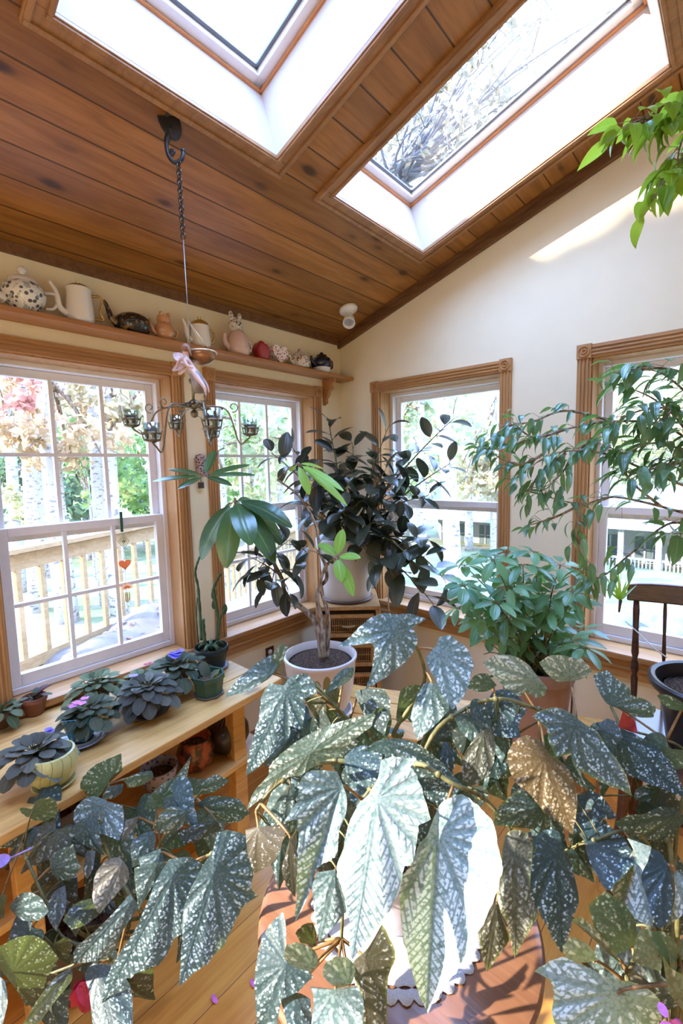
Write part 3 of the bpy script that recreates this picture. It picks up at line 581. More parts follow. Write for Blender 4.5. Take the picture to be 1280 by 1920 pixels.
mb = MB(); mb.box((-hw_, -hw_ + .02, .1), (hw_, hw_, .8), T); mb.build('body', wdark, root, False)
for z0, z1 in ((.66, .79), (.49, .62), (.32, .45), (.15, .28)):
    mb = MB(); x0, x1 = -hw_ + .02, hw_ - .02; yf = -hw_ - .004
    mb.box((x0, yf, z0), (x1, yf + .018, z0 + .022), T); mb.box((x0, yf, z1 - .022), (x1, yf + .018, z1), T); mb.box((x0, yf, z0 + .022), (x0 + .022, yf + .018, z1 - .022), T); mb.box((x1 - .022, yf, z0 + .022), (x1, yf + .018, z1 - .022), T)
    dr = mb.build('drawer', wd, root, False, bevel=.003)
    mb = MB()
    for k in range(24):
        x = x0 + .026 + (x1 - x0 - .052) * k / 23; mb.tube([T((x, yf + .012, z0 + .02)), T((x, yf + .012, z1 - .02))], .0026, 5)
    for k in range(3):
        z = z0 + .03 + (z1 - z0 - .06) * k / 2; mb.tube([T((x0 + .022, yf + .009, z)), T((x1 - .022, yf + .009, z))], .0022, 5)
    mb.build('wicker_weave', wk, dr)
    mb = MB(); mb.tube(bez(T((-.035, yf, (z0 + z1) / 2)), T((0, yf - .03, (z0 + z1) / 2)), T((.035, yf, (z0 + z1) / 2)), 8), .005, 8); mb.build('handle', plain('pale_bamboo_handle', (.5, .36, .2), .4), dr)
# low plant stand under the two big pots
root = thing('plant_stand', 'low wooden plant stand under the big white pot and the terracotta pot', 'plant stand', (.9, -.65, 0))
mb = MB(); a, b = V((.42, -1.08, 0)), V((1.78, -.50, 0)); t = (b - a).normalized(); s = V((-t.y, t.x, 0))
def pst(u, v, z): return a + t * u + s * v + V((0, 0, z))
Lp = (b - a).length
for k in range(3):
    v0 = .13 * k + .003; v1 = .13 * (k + 1) - .003; mb.hexa([pst(0, v0, .455), pst(Lp, v0, .455), pst(Lp, v1, .455), pst(0, v1, .455), pst(0, v0, .48), pst(Lp, v0, .48), pst(Lp, v1, .48), pst(0, v1, .48)])
mb.build('stand_top', wood('orange_pine_stand', (.52, .23, .055), (.70, .37, .11), 0, 1, .4, .3), root, False, bevel=.004)
for u, v in ((.06, .03), (Lp - .06, .03), (.06, .36), (Lp - .06, .36)):
    mb = MB(); mb.hexa([pst(u - .025, v - .025, 0), pst(u + .025, v - .025, 0), pst(u + .025, v + .025, 0), pst(u - .025, v + .025, 0), pst(u - .025, v - .025, .455), pst(u + .025, v - .025, .455), pst(u + .025, v + .025, .455), pst(u - .025, v + .025, .455)]); mb.build('leg', M['bench'], root, False, bevel=.004)
# spindle chair with a black pot on its seat
root = thing('spindle_chair', 'dark brown spindle back chair by the right window, carrying a black pot', 'chair', (1.99, -.33, 0))
def ch(px, py, D): return at(px, py, D)
cx0 = ch(1193, 1125, 1.74); cx1 = cx0 + V((.44, .0, 0)); SZ = .66
mb = MB(); tr0 = ch(1176, 1104, 1.74); n = 14; pts = []
for k in range(n + 1):
    f = k / n; x = tr0.x + (cx1.x + .03 - tr0.x) * f; yb = tr0.y + .05 * math.sin(PI * f); hh = .038 - .012 * (abs(f - .5) * 2) ** 6
    pts.append((x, yb, tr0.z - .008 - .036 , tr0.z - .008 + hh))
vs = [];
for x, yy, z0, z1 in pts: vs += [(x, yy - .012, z0), (x, yy + .012, z0), (x, yy + .014, z1), (x, yy - .008, z1)]
mb.add(vs, [(i * 4 + j, (i + 1) * 4 + j, (i + 1) * 4 + (j + 1) % 4, i * 4 + (j + 1) % 4) for i in range(n) for j in range(4)] + [(0, 1, 2, 3), (n * 4 + 3, n * 4 + 2, n * 4 + 1, n * 4)])
mb.build('top_rail', M['darkwood'], root, False, bevel=.006)
def turned(mb, a, b, r):
    a, b = V(a), V(b); prof = [(0, .8), (.1, 1), (.3, .85), (.5, 1.1), (.56, .7), (.6, 1.2), (.66, 1.2), (.7, .7), (.74, 1.05), (.9, .9), (1, .8)]
    mb.tube([a.lerp(b, t) for t, _ in prof], [r * q for _, q in prof], 10)
for i in range(6):
    f = i / 5; x = cx0.x + (cx1.x - cx0.x) * f; yb = cx0.y + .05 * math.sin(PI * f); mb = MB(); r = .012 if i in (0, 5) else .0065
    turned(mb, (x, yb, tr0.z - .04), (x + .012, yb - .05, SZ), r); mb.build('spindle' if 0 < i < 5 else 'back_post', M['darkwood'], root)
mb = MB(); sx_, sy_ = (cx0.x + cx1.x) / 2 + .01, cx0.y - .23
mb.prism([(sx_ - .21, sy_ + .21, SZ - .035), (sx_ - .235, sy_ - .1, SZ - .035), (sx_ - .2, sy_ - .2, SZ - .035), (sx_ + .2, sy_ - .2, SZ - .035), (sx_ + .235, sy_ - .1, SZ - .035), (sx_ + .21, sy_ + .21, SZ - .035)], (0, 0, .035)); mb.build('seat', plain('glossy_dark_seat', (.10, .045, .028), .16, .7), root, False, bevel=.01)
for x in (-.18, .18):
    for y in (-.16, .17):
        mb = MB(); turned(mb, (sx_ + x, sy_ + y, SZ - .03), (sx_ + x * 1.18, sy_ + y * 1.15, 0), .018); mb.build('leg', M['darkwood'], root)
for yy in (-.16, .17):
    mb = MB(); mb.tube([(sx_ - .2, sy_ + yy * 1.06, .25), (sx_ + .2, sy_ + yy * 1.06, .25)], .009, 8); mb.build('stretcher', M['darkwood'], root)
pc = V((sx_ + .02, sy_ + .02, SZ + .002)); bp = plain('black_plastic_pot', (.022, .02, .024), .35, .5)
root = thing('plant_pot', 'large black plastic pot with dry soil on the spindle chair seat', 'plant pot', pc)
mb = MB(); mb.lathe([(1e-6, 0), (.115, 0), (.12, .005), (.15, .19), (.172, .192), (.178, .2), (.178, .218), (.17, .224), (.158, .22), (.15, .19), (.147, .17), (1e-6, .17)], pc, 48); mb.build('pot', bp, root, auto=.7)
mb = MB(); mb.lathe([(1e-6, .186), (.1, .184), (.149, .178)], pc, 24); mb.build('soil', M['soil'], root)
root2 = root; mb = MB()
for k in range(8): p = pc + V((rnd(-.1, .1), rnd(-.1, .1), .187)); mb.tube(bez(p, p + V((rnd(-.02, .02), rnd(-.02, .02), .02)), p + V((rnd(-.05, .05), rnd(-.05, .05), .003)), 5), .003, 5)
mb.build('dry_stalks', plain('pale_dry_stalk', (.45, .40, .32), .8), root)
mb = MB(); mb.tube(spline([at(1172, 1165, 1.7), at(1200, 1190, 1.62), at(1222, 1212, 1.5), at(1250, 1233, 1.45)], 6), .0022, 6); tag(mb.build('plant_tie', plain('pale_stake', (.62, .62, .60), .6), None, org=at(1222, 1212, 1.5)), 'pale thin stake leaning from the window into the black pot', 'stake')
# outlet on the left wall
p = on(0, 0, 505, 1222); root = thing('wall_outlet', 'small brown outlet plate on the wall beside the white pot', 'outlet', (0, p.y, p.z))
mb = MB(); mb.box((0, p.y - .03, p.z - .03), (.006, p.y + .03, p.z + .03)); mb.build('outlet_plate', M['darkwood'], root, False, bevel=.002)
mb = MB(); mb.lathe([(1e-6, .012), (.014, .011), (.016, .006)], (0, 0, 0), 16, M=Matrix(((0, 0, 1), (1, 0, 0), (0, 1, 0)))); mb.v = [q + p - V((p.x, 0, 0)) for q in mb.v]; mb.build('socket', M['white'], root)
mb = MB(); q = on(1, -.008, 1071, 1275); mb.tube(spline([(q.x, -.006, .66), (q.x + .004, -.007, .45), (q.x - .003, -.006, .2), (q.x, -.022, .02)], 4), .004, 6); tag(mb.build('power_cord', M['darkwood'], None, org=(q.x, -.006, 0)), 'dark cord running down the wall below the gable windows', 'cord')
# ------------------------------------------------------------------ ceiling fixtures
def along(o, z): return V(o).normalized().to_track_quat('Z', 'Y').to_matrix()
p = cp(.275, -.232); root = thing('ceiling_spotlight', 'white ceiling spotlight with a round base above the corner', 'spotlight', p)
DN = along(-N_, 0)
mb = MB(); mb.lathe([(.052, 0), (.055, .006), (.052, .018), (.035, .026), (.02, .03), (1e-6, .03)], p, 28, M=DN); mb.build('base', M['white'], root)
mb = MB(); e = V((.35, -.5, -.8)).normalized(); c = p - N_ * .028; mb.tube([c, c + V((0, 0, -.018))], .012, 12); mb.build('swivel', M['white'], root)
mb = MB(); mb.lathe([(1e-6, -.02), (.02, -.016), (.03, 0), (.034, .03), (.036, .046), (.031, .046), (.026, .03), (1e-6, .026)], c + V((0, 0, -.032)), 24, M=along(e, 0)); h = mb.build('lamp_head', M['white'], root)
mb = MB(); mb.lathe([(.012, .034), (.026, .0345), (.026, .031), (.012, .031), (.012, .034)], c + V((0, 0, -.032)), 24, M=along(e, 0)); mb.ball(c + V((0, 0, -.032)) + e * .033, .009, 10); mb.build('bulb', plain('grey_bulb_face', (.45, .44, .43), .25), h)
hp = cp(.707, -1.533); root = thing('ceiling_hook', 'black iron hook screwed to the pine ceiling', 'hook', hp)
pcn = at(318, 228, 1.325); tv = (CAM - pcn); tv.z = 0; tv.normalize(); sv_ = V((-tv.y, tv.x, 0)); uv_ = V((0, 0, 1)) + sv_ * -.25
mb = MB(); ring = [pcn + sv_ * (.032 * math.cos(t) * (1 + .15 * math.sin(t))) + uv_ * (.046 * math.sin(t)) for t in [2 * PI * i / 20 for i in range(20)]]
mb.prism(ring, tv * -.012); mb.tube([pcn + uv_ * .03 - tv * .006, hp], .012, 10); mb.build('plate', M['black'], root, False, bevel=.003)
hk = [at(318, 248, 1.335), at(312, 268, 1.33), at(316, 292, 1.33), at(328, 305, 1.33), at(341, 298, 1.33), at(343, 283, 1.33)]
mb = MB(); mb.tube(spline([pcn - uv_ * .02] + hk, 6), [.009] * 12 + [.006] * 25, 8); mb.ball(hk[-1], .0075, 10); mb.tube(spline([at(316, 292, 1.33), at(320, 282, 1.328), at(327, 284, 1.328), at(322, 292, 1.328)], 5), .004, 6); mb.build('hook', M['black'], root)
# hanging candle chandelier
H = at(334, 300, 1.33); E_ = at(368, 790, 1.33)
wirep = [V((H.x, H.y, H.z - .006))] ; cxy = (H.x + .03, H.y - .015)
root = thing('candle_chandelier', 'hanging iron candle chandelier with glass cups below a black ceiling chain', 'chandelier', H)
zA, zB = H.z - .002, at(342, 448, 1.34).z; zC = at(352, 655, 1.35).z; zD = at(365, 758, 1.345).z; zE = at(368, 770, 1.345).z
def ax(z): return V((H.x + (.775 - H.x) * (H.z - z) / (H.z - zE), H.y + (-1.545 - H.y) * (H.z - z) / (H.z - zE), z))
mb = MB(); nl = 17; lh = (zA - zB) / nl
for k in range(nl):
    c = ax(zA - lh * (k + .5)); ang = (k % 2) * PI / 2 + .4; e = V((math.cos(ang), math.sin(ang), 0)); pts = [c + e * (.0075 * math.cos(t)) + V((0, 0, lh * .68 * math.sin(t))) for t in [2 * PI * i / 14 for i in range(15)]]
    mb.tube(pts, .0022, 6, cap=False)
mb.build('chain', plain('dark_bronze_chain', (.09, .065, .05), .35, .6, .7), root)
mb = MB(); mb.tube([ax(zB), ax(zC)], .0016, 6); mb.build('hanging_wire', plain('grey_wire', (.32, .30, .29), .4, .5, .5), root)
iron = plain('antique_iron', (.20, .17, .11), .38, .6, .75, var=.3)
mb = MB(); mb.tube([ax(zC), ax(zD - .03)], [.004, .0045], 8); 
for z_, r in ((zD + .07, .011), (zD, .016), (zD - .028, .012)): mb.ball(ax(z_), r, 12)
for k in range(7):
    a = 2 * PI * k / 7; e = V((math.cos(a), math.sin(a), 0)); mb.leaf(ax(zD), e + V((0, 0, .5)), V((0, 0, 1)), .045, .022, 'oval', 1.2, .3)
mb.tube(spline([ax(zD + .03), ax(zD + .06) + V((.012, .01, 0)), ax(zD + .09) + V((-.01, 0, 0)), ax(zD + .12) + V((.01, -.01, 0))], 6), .004, 6); mb.build('centre_stem', iron, root)
CUPS = [((246, 782), 1.36, 17), ((284, 808), 1.22, 13), ((397, 783), 1.12, 19), ((397, 805), 1.5, 10), ((469, 799), 1.40, 14), ((330, 790), 1.55, 11)]
for (px, py), D, rp in CUPS:
    p = at(px, py, D); r = .0225; s0 = ax(zD - .01); d2 = V((p.x - s0.x, p.y - s0.y, 0)); L_ = d2.length; d2.normalize(); zb = p.z - .03
    mb = MB(); e = V((p.x, p.y, zb)); pts = spline([s0, s0 + d2 * L_ * .3 + V((0, 0, .006)), s0 + d2 * L_ * .6 + V((0, 0, -.01)), s0 + d2 * L_ * .78 + V((0, 0, zb - s0.z - .02)), e - d2 * .012 + V((0, 0, -.012)), e], 7)
    mb.tube(pts, .0026, 7); c0 = s0 + d2 * L_ * .7 + V((0, 0, .004))
    mb.tube([c0 + d2 * (.013 * (1 - t * .13) * math.cos(t)) + V((0, 0, .013 * (1 - t * .13) * math.sin(t))) for t in [i * .45 - 1.8 for i in range(15)]], .0018, 6)
    sd = V((-d2.y, d2.x, 0))
    mb.leaf(s0 + d2 * L_ * .5, sd + V((0, 0, .4)), V((0, 0, 1)), .03, .016, 'point', .8, .3); mb.leaf(e - V((0, 0, .004)), -d2 + V((0, 0, .1)), V((0, 0, 1)), .035, .018, 'point', -.6, .3)
    mb.build('arm', iron, root)
    mb = MB(); mb.lathe([(.012, 0), (.02, .003), (.0215, .008)], e, 20); mb.lathe([(.0236, .022), (.0245, .022), (.0245, .026), (.0236, .026), (.0236, .022)], e, 20)
    for k in range(6): a = 2 * PI * k / 6; u = V((math.cos(a), math.sin(a), 0)); mb.tube([e + u * .02 + V((0, 0, .003)), e + u * .0265 + V((0, 0, .03)), e + u * .033 + V((0, 0, .033))], .0016, 5)
    hd_ = mb.build('cup_holder', iron, root)
    mb = MB(); mb.lathe([(1e-6, .004), (.016, .004), (.019, .01), (.0225, .052), (.0215, .052), (.018, .012), (1e-6, .01)], e, 24); cu = mb.build('glass_cup', M['cupglass'], hd_)
    mb = MB(); mb.lathe([(1e-6, .012), (.0165, .012), (.0185, .034), (1e-6, .035)], e, 20); mb.build('candle', plain('dark_teal_candle', (.03, .07, .075), .35), hd_)
# fairy figurine hanging on the chandelier wire (body one continuous skin surface)
def skinned(name, verts, edges, radii, m, parent, off, sub=2):
    me = bpy.data.meshes.new(name); me.from_pydata([V(v) - V(off) for v in verts], edges, []); o = bpy.data.objects.new(name, me); C.objects.link(o); o.parent = parent
    md = o.modifiers.new('skin', 'SKIN'); md.use_smooth_shade = True
    for i, r in enumerate(radii): me.skin_vertices[0].data[i].radius = (r, r) if not isinstance(r, tuple) else r
    me.skin_vertices[0].data[0].use_root = True
    s_ = o.modifiers.new('sub', 'SUBSURF'); s_.levels = sub; s_.render_levels = sub; me.materials.append(m); return o
fk = plain('pink_porcelain_figure', (.66, .42, .34), .4, .4)
f = lambda px, py, D=1.33: at(px, py, D)
root = thing('fairy_figurine', 'pink winged fairy figurine flying on the chandelier wire', 'figurine', f(360, 695))
vs = [f(362, 700), f(358, 688), f(353, 677), f(350, 670), f(348, 661), f(348, 655), f(340, 672), f(333, 680), f(330, 692), f(345, 676, 1.30), f(352, 686, 1.29), f(362, 690, 1.285), f(372, 704), f(380, 712), f(388, 724), f(392, 737), f(369, 707, 1.30), f(377, 718, 1.295), f(384, 728, 1.29), f(386, 742, 1.29)]
ed = [(0, 1), (1, 2), (2, 3), (3, 4), (4, 5), (2, 6), (6, 7), (7, 8), (2, 9), (9, 10), (10, 11), (0, 12), (12, 13), (13, 14), (14, 15), (0, 16), (16, 17), (17, 18), (18, 19)]
skinned('body', vs, ed, [.013, .011, .0115, .0055, .0115, .0105, .0055, .0042, .0028, .0055, .0042, .0028, .0085, .0065, .005, .0025, .0085, .0065, .005, .0025], fk, root, root.location)
mb = MB(); h = f(348, 657); mb.ball(h + V((.004, -.003, .006)), .0125, 12, 1, 1, 1.05); mb.tube(bez(h + V((.004, 0, .012)), h + V((.02, 0, .005)), h + V((.022, .004, -.02)), 6), [.007, .007, .006, .005, .004, .003, .002], 7); mb.build('hair', plain('brown_hair_glaze', (.28, .14, .08), .5), root)
mb = MB()
for tx, ty, D in ((322, 658, 1.36), (318, 690, 1.37), (372, 662, 1.36), (330, 700, 1.36)): b0 = f(354, 682, 1.345); e = f(tx, ty, D); mb.leaf(b0, e - b0, V((.6, -.7, .4)), (e - b0).length, .03, 'oval', .25, .12, (.5, 0, .1))
mb.build('wings', plain('pale_pink_wing', (.70, .52, .48), .35, var=.2), root)
mb = MB(); mb.tube([f(361, 697), f(368, 706, 1.32), f(373, 720, 1.32), f(374, 735, 1.32)], [.013, .017, .021, .017], 14); mb.build('skirt', plain('grey_mauve_skirt', (.30, .25, .23), .6, var=.3), root)
p = f(379, 662, 1.37); root = thing('bronze_bowl', 'bronze hanging bowl beside the fairy figurine in front of the shelf', 'bowl', p)
mb = MB(); mb.lathe([(1e-6, -.036), (.018, -.033), (.034, -.02), (.043, 0), (.041, 0), (.032, -.018), (.017, -.03), (1e-6, -.033)], p, 28); mb.build('bowl', plain('bronze_bowl_glaze', (.32, .14, .05), .3, .6, .5, var=.2), root)
mb = MB(); mb.tube([p + V((.042 * math.cos(t), .042 * math.sin(t), .001)) for t in [2 * PI * i / 28 for i in range(29)]], .003, 6, cap=False)
for a in (0, 2.1, 4.2): mb.tube([p + V((.042 * math.cos(a), .042 * math.sin(a), 0)), ax(p.z + .09)], .0009, 4)
mb.build('rim_and_wires', plain('pale_gold_rim', (.70, .60, .42), .3, .5, .6), root)
# ornaments on the wall strip and in the window
p = on(0, .02, 375, 872); root = thing('wall_ornament', 'dark patterned pine-cone ornament on the wall strip between the left windows', 'ornament', (0, p.y, p.z))
g = G('speckled_cone'); om = g.bsdf(g.mix(g.ss(g.vor(g.pos(), 95), .3, .5), (.03, .02, .02), (.50, .36, .34)), .6, .3)
mb = MB(); mb.lathe([(1e-6, -.06), (.016, -.05), (.023, -.03), (.024, -.012), (.018, 0), (.024, .012), (.027, .03), (.02, .048), (1e-6, .055)], (.026, p.y, p.z), 18, 1, 1, None, lambda a, z: 1 + .1 * math.sin(a * 6 + z * 300)); mb.build('cone', om, root)
mb = MB(); mb.tube([(.02, p.y, p.z - .055), (.02, p.y, p.z - .085)], .0015, 5); mb.build('thread', M['black'], root)
mb = MB(); mb.box((.012, p.y - .013, p.z - .115), (.026, p.y + .013, p.z - .085)); mb.box((.026, p.y - .004, p.z - .104), (.028, p.y + .004, p.z - .096)); mb.build('charm', plain('dark_brown_charm', (.06, .035, .03), .4), root, False, bevel=.002)
S = lambda px, py: on(0, -.085, px, py)
p = S(229, 965); root = thing('suncatcher', 'hanging suncatcher of wire diamond, orange heart and orange bell in the large left window', 'suncatcher', p)
mb = MB(); mb.box((-.1, p.y - .006, S(229, 998).z), (-.097, p.y + .006, p.z + .012)); mb.build('ribbon', plain('dark_green_ribbon', (.03, .10, .06), .6), root, False)
gold = plain('brass_wire', (.45, .38, .16), .35, .5, .7); mb = MB()
for k in (1, .66, .36):
    c = S(232, 1015); mb.tube([c + V((0, a * .024 * k, b * .034 * k)) for a, b in ((0, 1), (1, 0), (0, -1), (-1, 0), (0, 1))], .0018, 6)
mb.tube([S(231, 985), S(232, 1090)], .0006, 4); mb.tube([S(234, 1060), S(238, 1135)], .0008, 4); mb.ball(S(232, 1015), .006, 10); mb.build('wire_diamond', gold, root)
orange = leafmat('translucent_orange_glass', (.80, .28, .12), (.85, .36, .16), (.8, .3, .12), .25, .5, .5, (.9, .40, .2))
mb = MB(); c = S(234, 1058); hp_ = [(16 * math.sin(t) ** 3, 13 * math.cos(t) - 5 * math.cos(2 * t) - 2 * math.cos(3 * t) - math.cos(4 * t)) for t in [2 * PI * i / 36 for i in range(36)]]
mb.prism([c + V((-.002, q * .0017, z * .0017)) for q, z in hp_], (.004, 0, 0)); mb.build('heart', orange, root, False)
mb = MB(); c = S(238, 1098)
for k in range(7): a = PI * (k / 6 - .5); mb.leaf(c + V((0, 0, -.012)), V((0, math.sin(a), math.cos(a) * .8)), (1, 0, 0), .03, .012, 'point', .1, .1)
mb.build('leaf_bell', orange, root)
mb = MB(); c = S(239, 1118)
for k in (-1, 0, 1): mb.tube([c + V((0, k * .009, .02)), c + V((0, k * .009, -.022 - .006 * (k == 0)))], .0028, 8)
mb.ball(S(240, 1137), .004, 8); mb.build('chimes', plain('yellow_brass_chime', (.75, .55, .10), .3, .5, .4), root)
for p_, lab in ((at(398, 1868, 1.35), 'magenta fallen petal on the floor boards at the bottom of the picture'), (at(471, 1844, 1.35), 'magenta fallen petal on the floor boards beside the round table')):
    q = on(2, .004, *((398, 1873) if 'bottom' in lab else (471, 1844))); mb = MB(); mb.leaf(q, (1, .3, .3), (0, 0, 1), .02, .015, 'round', .8, .3); mb.leaf(q, (-.6, .8, .2), (0, 0, 1), .016, .012, 'round', .8, .3); tag(mb.build('petal', M['pink'], None, org=q), lab, 'petal', 'fallen petals on the floor')
# ------------------------------------------------------------------ teapots on the shelf
TZ = 2.178
def glaze(name, c, spots=None, sc=60, rough=.15, gold=None):
    g = G(name); col = c
    if spots:
        nz = g.vor(g.pos(), sc); col = g.mix(g.ss(nz, .34, .42, 1, 0), c, spots)
    if gold: col = g.mix(g.ss(g.noise(g.pos(), 45, 4), .55, .6), col, gold)
    return g.bsdf(col, rough, .5, 0, coat=.3)
goldm = plain('gold_trim', (.62, .40, .12), .25, .6, .6, var=.1)
def teapot(label, y, prof, sp, hd, body, accent, n=30, lid=None, x=.062, name='teapot', ov=1, sw=(.011, .006)):
    b = V((x, y, TZ)); root = thing(name, label, 'teapot', b, 'teapots on the shelf')
    mb = MB(); mb.lathe(prof, b, n, ov, 1); mb.build('body', body, root, auto=1.0)
    if sp: mb = MB(); pts = spline([b + V((.0, a, z)) for a, z in sp], 6); m = len(pts); mb.tube(pts, [sw[0] + (sw[1] - sw[0]) * i / (m - 1) for i in range(m)], 12); mb.build('spout', accent if accent and name == 'gold' else body, root)
    if hd: mb = MB(); mb.tube(spline([b + V((.0, a, z)) for a, z in hd], 6), .0052, 10); mb.build('handle', accent or body, root)
    if lid: mb = MB(); mb.lathe(lid, b, 24); mb.build('lid', accent or body, root, auto=1.0)
    return root, b
wp = glaze('white_porcelain', (.82, .78, .74)); fl_ = glaze('floral_porcelain', (.80, .78, .74), (.10, .10, .12), 55, gold=(.42, .45, .40))
r, b = teapot('round floral teapot with a ball knob, first on the shelf from the left', -1.775, [(.035, 0), (.04, .004), (.038, .01), (.062, .035), (.07, .06), (.064, .085), (.05, .1), (.045, .104), (1e-6, .104)], [(-.055, .03), (-.085, .055), (-.098, .10), (-.112, .125)], [(.062, .085), (.098, .09), (.105, .06), (.09, .035), (.066, .03)], fl_, wp, lid=[(.05, .1), (.046, .112), (.025, .124), (.008, .128), (.007, .134), (.015, .143), (.014, .153), (.007, .160), (1e-6, .161)], sw=(.018, .007))
r, b = teapot('tall white coffee pot with a gold handle, second on the shelf', -1.592, [(.042, 0), (.046, .003), (.05, .02), (.047, .07), (.043, .115), (.047, .13), (.044, .134), (1e-6, .136)], [(-.045, .03), (-.07, .05), (-.078, .1), (-.098, .135)], [(.044, .115), (.075, .122), (.085, .1), (.075, .06), (.085, .035), (.05, .03)], wp, goldm, 20, [(.044, .134), (.034, .142), (.014, .147), (.006, .15), (.008, .157), (1e-6, .16)], sw=(.014, .006))
bk = glaze('black_brown_glaze', (.022, .014, .012), None, gold=(.22, .13, .05))
teapot('squat dark brown teapot with gold marks, third on the shelf', -1.39, [(.05, 0), (.062, .008), (.072, .03), (.07, .06), (.05, .078), (1e-6, .082)], [(-.062, .03), (-.085, .05), (-.098, .09), (-.112, .115)], None, bk, None, lid=[(.035, .08), (.025, .087), (.008, .09), (1e-6, .092)], sw=(.015, .006))
og = glaze('orange_lustre', (.62, .30, .14), None, gold=(.70, .46, .30))
r, b = teapot('small orange animal shaped teapot, fourth on the shelf', -1.25, [(.025, 0), (.03, .004), (.042, .03), (.038, .06), (.028, .078), (1e-6, .08)], [(-.034, .025), (-.055, .045), (-.066, .085)], [(.036, .06), (.062, .055), (.055, .025), (.036, .02)], og, og, lid=[(.026, .078), (.03, .092), (.026, .108), (.012, .118), (1e-6, .12)], sw=(.010, .005))
mb = MB()
for s in (-1, 1): mb.ball(b + V((.012, s * .017, .115)), .009, 8)
mb.build('ears', og, r)
r, b = teapot('white teapot with gold lid behind the chandelier wire, fifth on the shelf', -1.07, [(.04, 0), (.047, .004), (.049, .03), (.045, .075), (.041, .098), (.043, .104), (1e-6, .106)], [(-.044, .03), (-.068, .05), (-.074, .09), (-.088, .118)], [(.044, .09), (.072, .095), (.072, .05), (.047, .03)], wp, goldm, lid=[(.043, .104), (.038, .118), (.018, .13), (.006, .134), (.009, .145), (1e-6, .150)], sw=(.013, .006))
pk = glaze('pink_animal_glaze', (.72, .50, .44)); pw = glaze('cream_face_glaze', (.74, .68, .60), (.35, .30, .28), 70)
r, b = teapot('pink animal teapot with upright ears, sixth on the shelf', -.855, [(.045, 0), (.056, .006), (.062, .035), (.056, .07), (.042, .105), (.03, .125), (1e-6, .13)], [(-.05, .03), (-.075, .055), (-.078, .1)], [(.052, .08), (.08, .08), (.08, .04), (.056, .035)], pk, pw, sw=(.015, .010))
mb = MB(); mb.ball(b + V((0, -.012, .148)), .036, 18, 1, 1, .95); mb.ball(b + V((.026, -.018, .14)), .016, 12)
for s in (-1, 1): mb.tube(spline([b + V((0, -.012 + s * .018, .172)), b + V((.002, -.012 + s * .025, .195)), b + V((.0, -.012 + s * .027, .215))], 4), [.010, .012, .012, .012, .013, .011, .010, .008, .004], 10)
mb.build('head', pw, r)
mb = MB()
for s in (-1, 1): mb.ball(b + V((.034, -.016 + s * .012, .155)), .004, 8)
mb.ball(b + V((.041, -.018, .142)), .004, 8); mb.build('face', M['black'], r)
rd = glaze('red_glaze', (.38, .02, .03)); ht = glaze('heart_dots_glaze', (.82, .76, .72), (.55, .05, .07), 85)
b = V((.06, -.70, TZ)); root = thing('teapot', 'small dark red teapot beside the heart shaped one', 'teapot', b, 'teapots on the shelf')
mb = MB(); mb.prism([b + V((-.03, a, z)) for a, z in ((-.035, .0), (.03, 0), (.04, .05), (.028, .088), (-.03, .098), (-.05, .06))], (.06, 0, 0)); mb.build('body', rd, root, False, bevel=.014)
mb = MB(); mb.lathe([(.02, .09), (.016, .1), (.006, .104), (1e-6, .11)], b + V((0, -.004, 0)), 16); mb.build('lid', rd, root)
b = V((.066, -.592, TZ)); root = thing('teapot', 'white heart shaped teapot with red dots', 'teapot', b, 'teapots on the shelf')
mb = MB(); mb.prism([b + V((-.022, q * .0034, .054 + z * .0036)) for q, z in hp_], (.046, 0, 0)); mb.build('body', ht, root, False, bevel=.012)
mb = MB(); mb.tube(spline([b + V((0, .045, .075)), b + V((0, .075, .07)), b + V((0, .066, .04)), b + V((0, .035, .03))], 5), .005, 8); mb.build('handle', ht, root)
dt = glaze('dotted_cream_glaze', (.80, .74, .64), (.30, .12, .10), 75)
teapot('small cream dotted teapot near the end of the shelf', -.425, [(.04, 0), (.05, .006), (.057, .03), (.052, .06), (.036, .077), (1e-6, .08)], [(-.05, .025), (-.075, .05), (-.085, .085)], [(.05, .06), (.08, .06), (.08, .03), (.053, .025)], dt, dt, lid=[(.036, .077), (.03, .088), (.012, .096), (.01, .104), (.006, .112), (1e-6, .113)], sw=(.013, .007))
db = glaze('midnight_blue_glaze', (.012, .014, .04)); 
r, b = teapot('dark blue teapot with a white base, last on the shelf by the corner', -.24, [(.052, .03), (.064, .045), (.066, .06), (.054, .085), (.036, .098), (1e-6, .1)], [(-.055, .04), (-.085, .06), (-.09, .09)], [(.058, .075), (.092, .085), (.092, .045), (.06, .04)], db, db, lid=[(.036, .098), (.03, .108), (.012, .114), (.01, .122), (1e-6, .126)], sw=(.014, .007))
mb = MB(); mb.lathe([(.04, 0), (.048, .004), (.055, .03), (.052, .034)], b, 26); mb.build('white_base', wp, r)
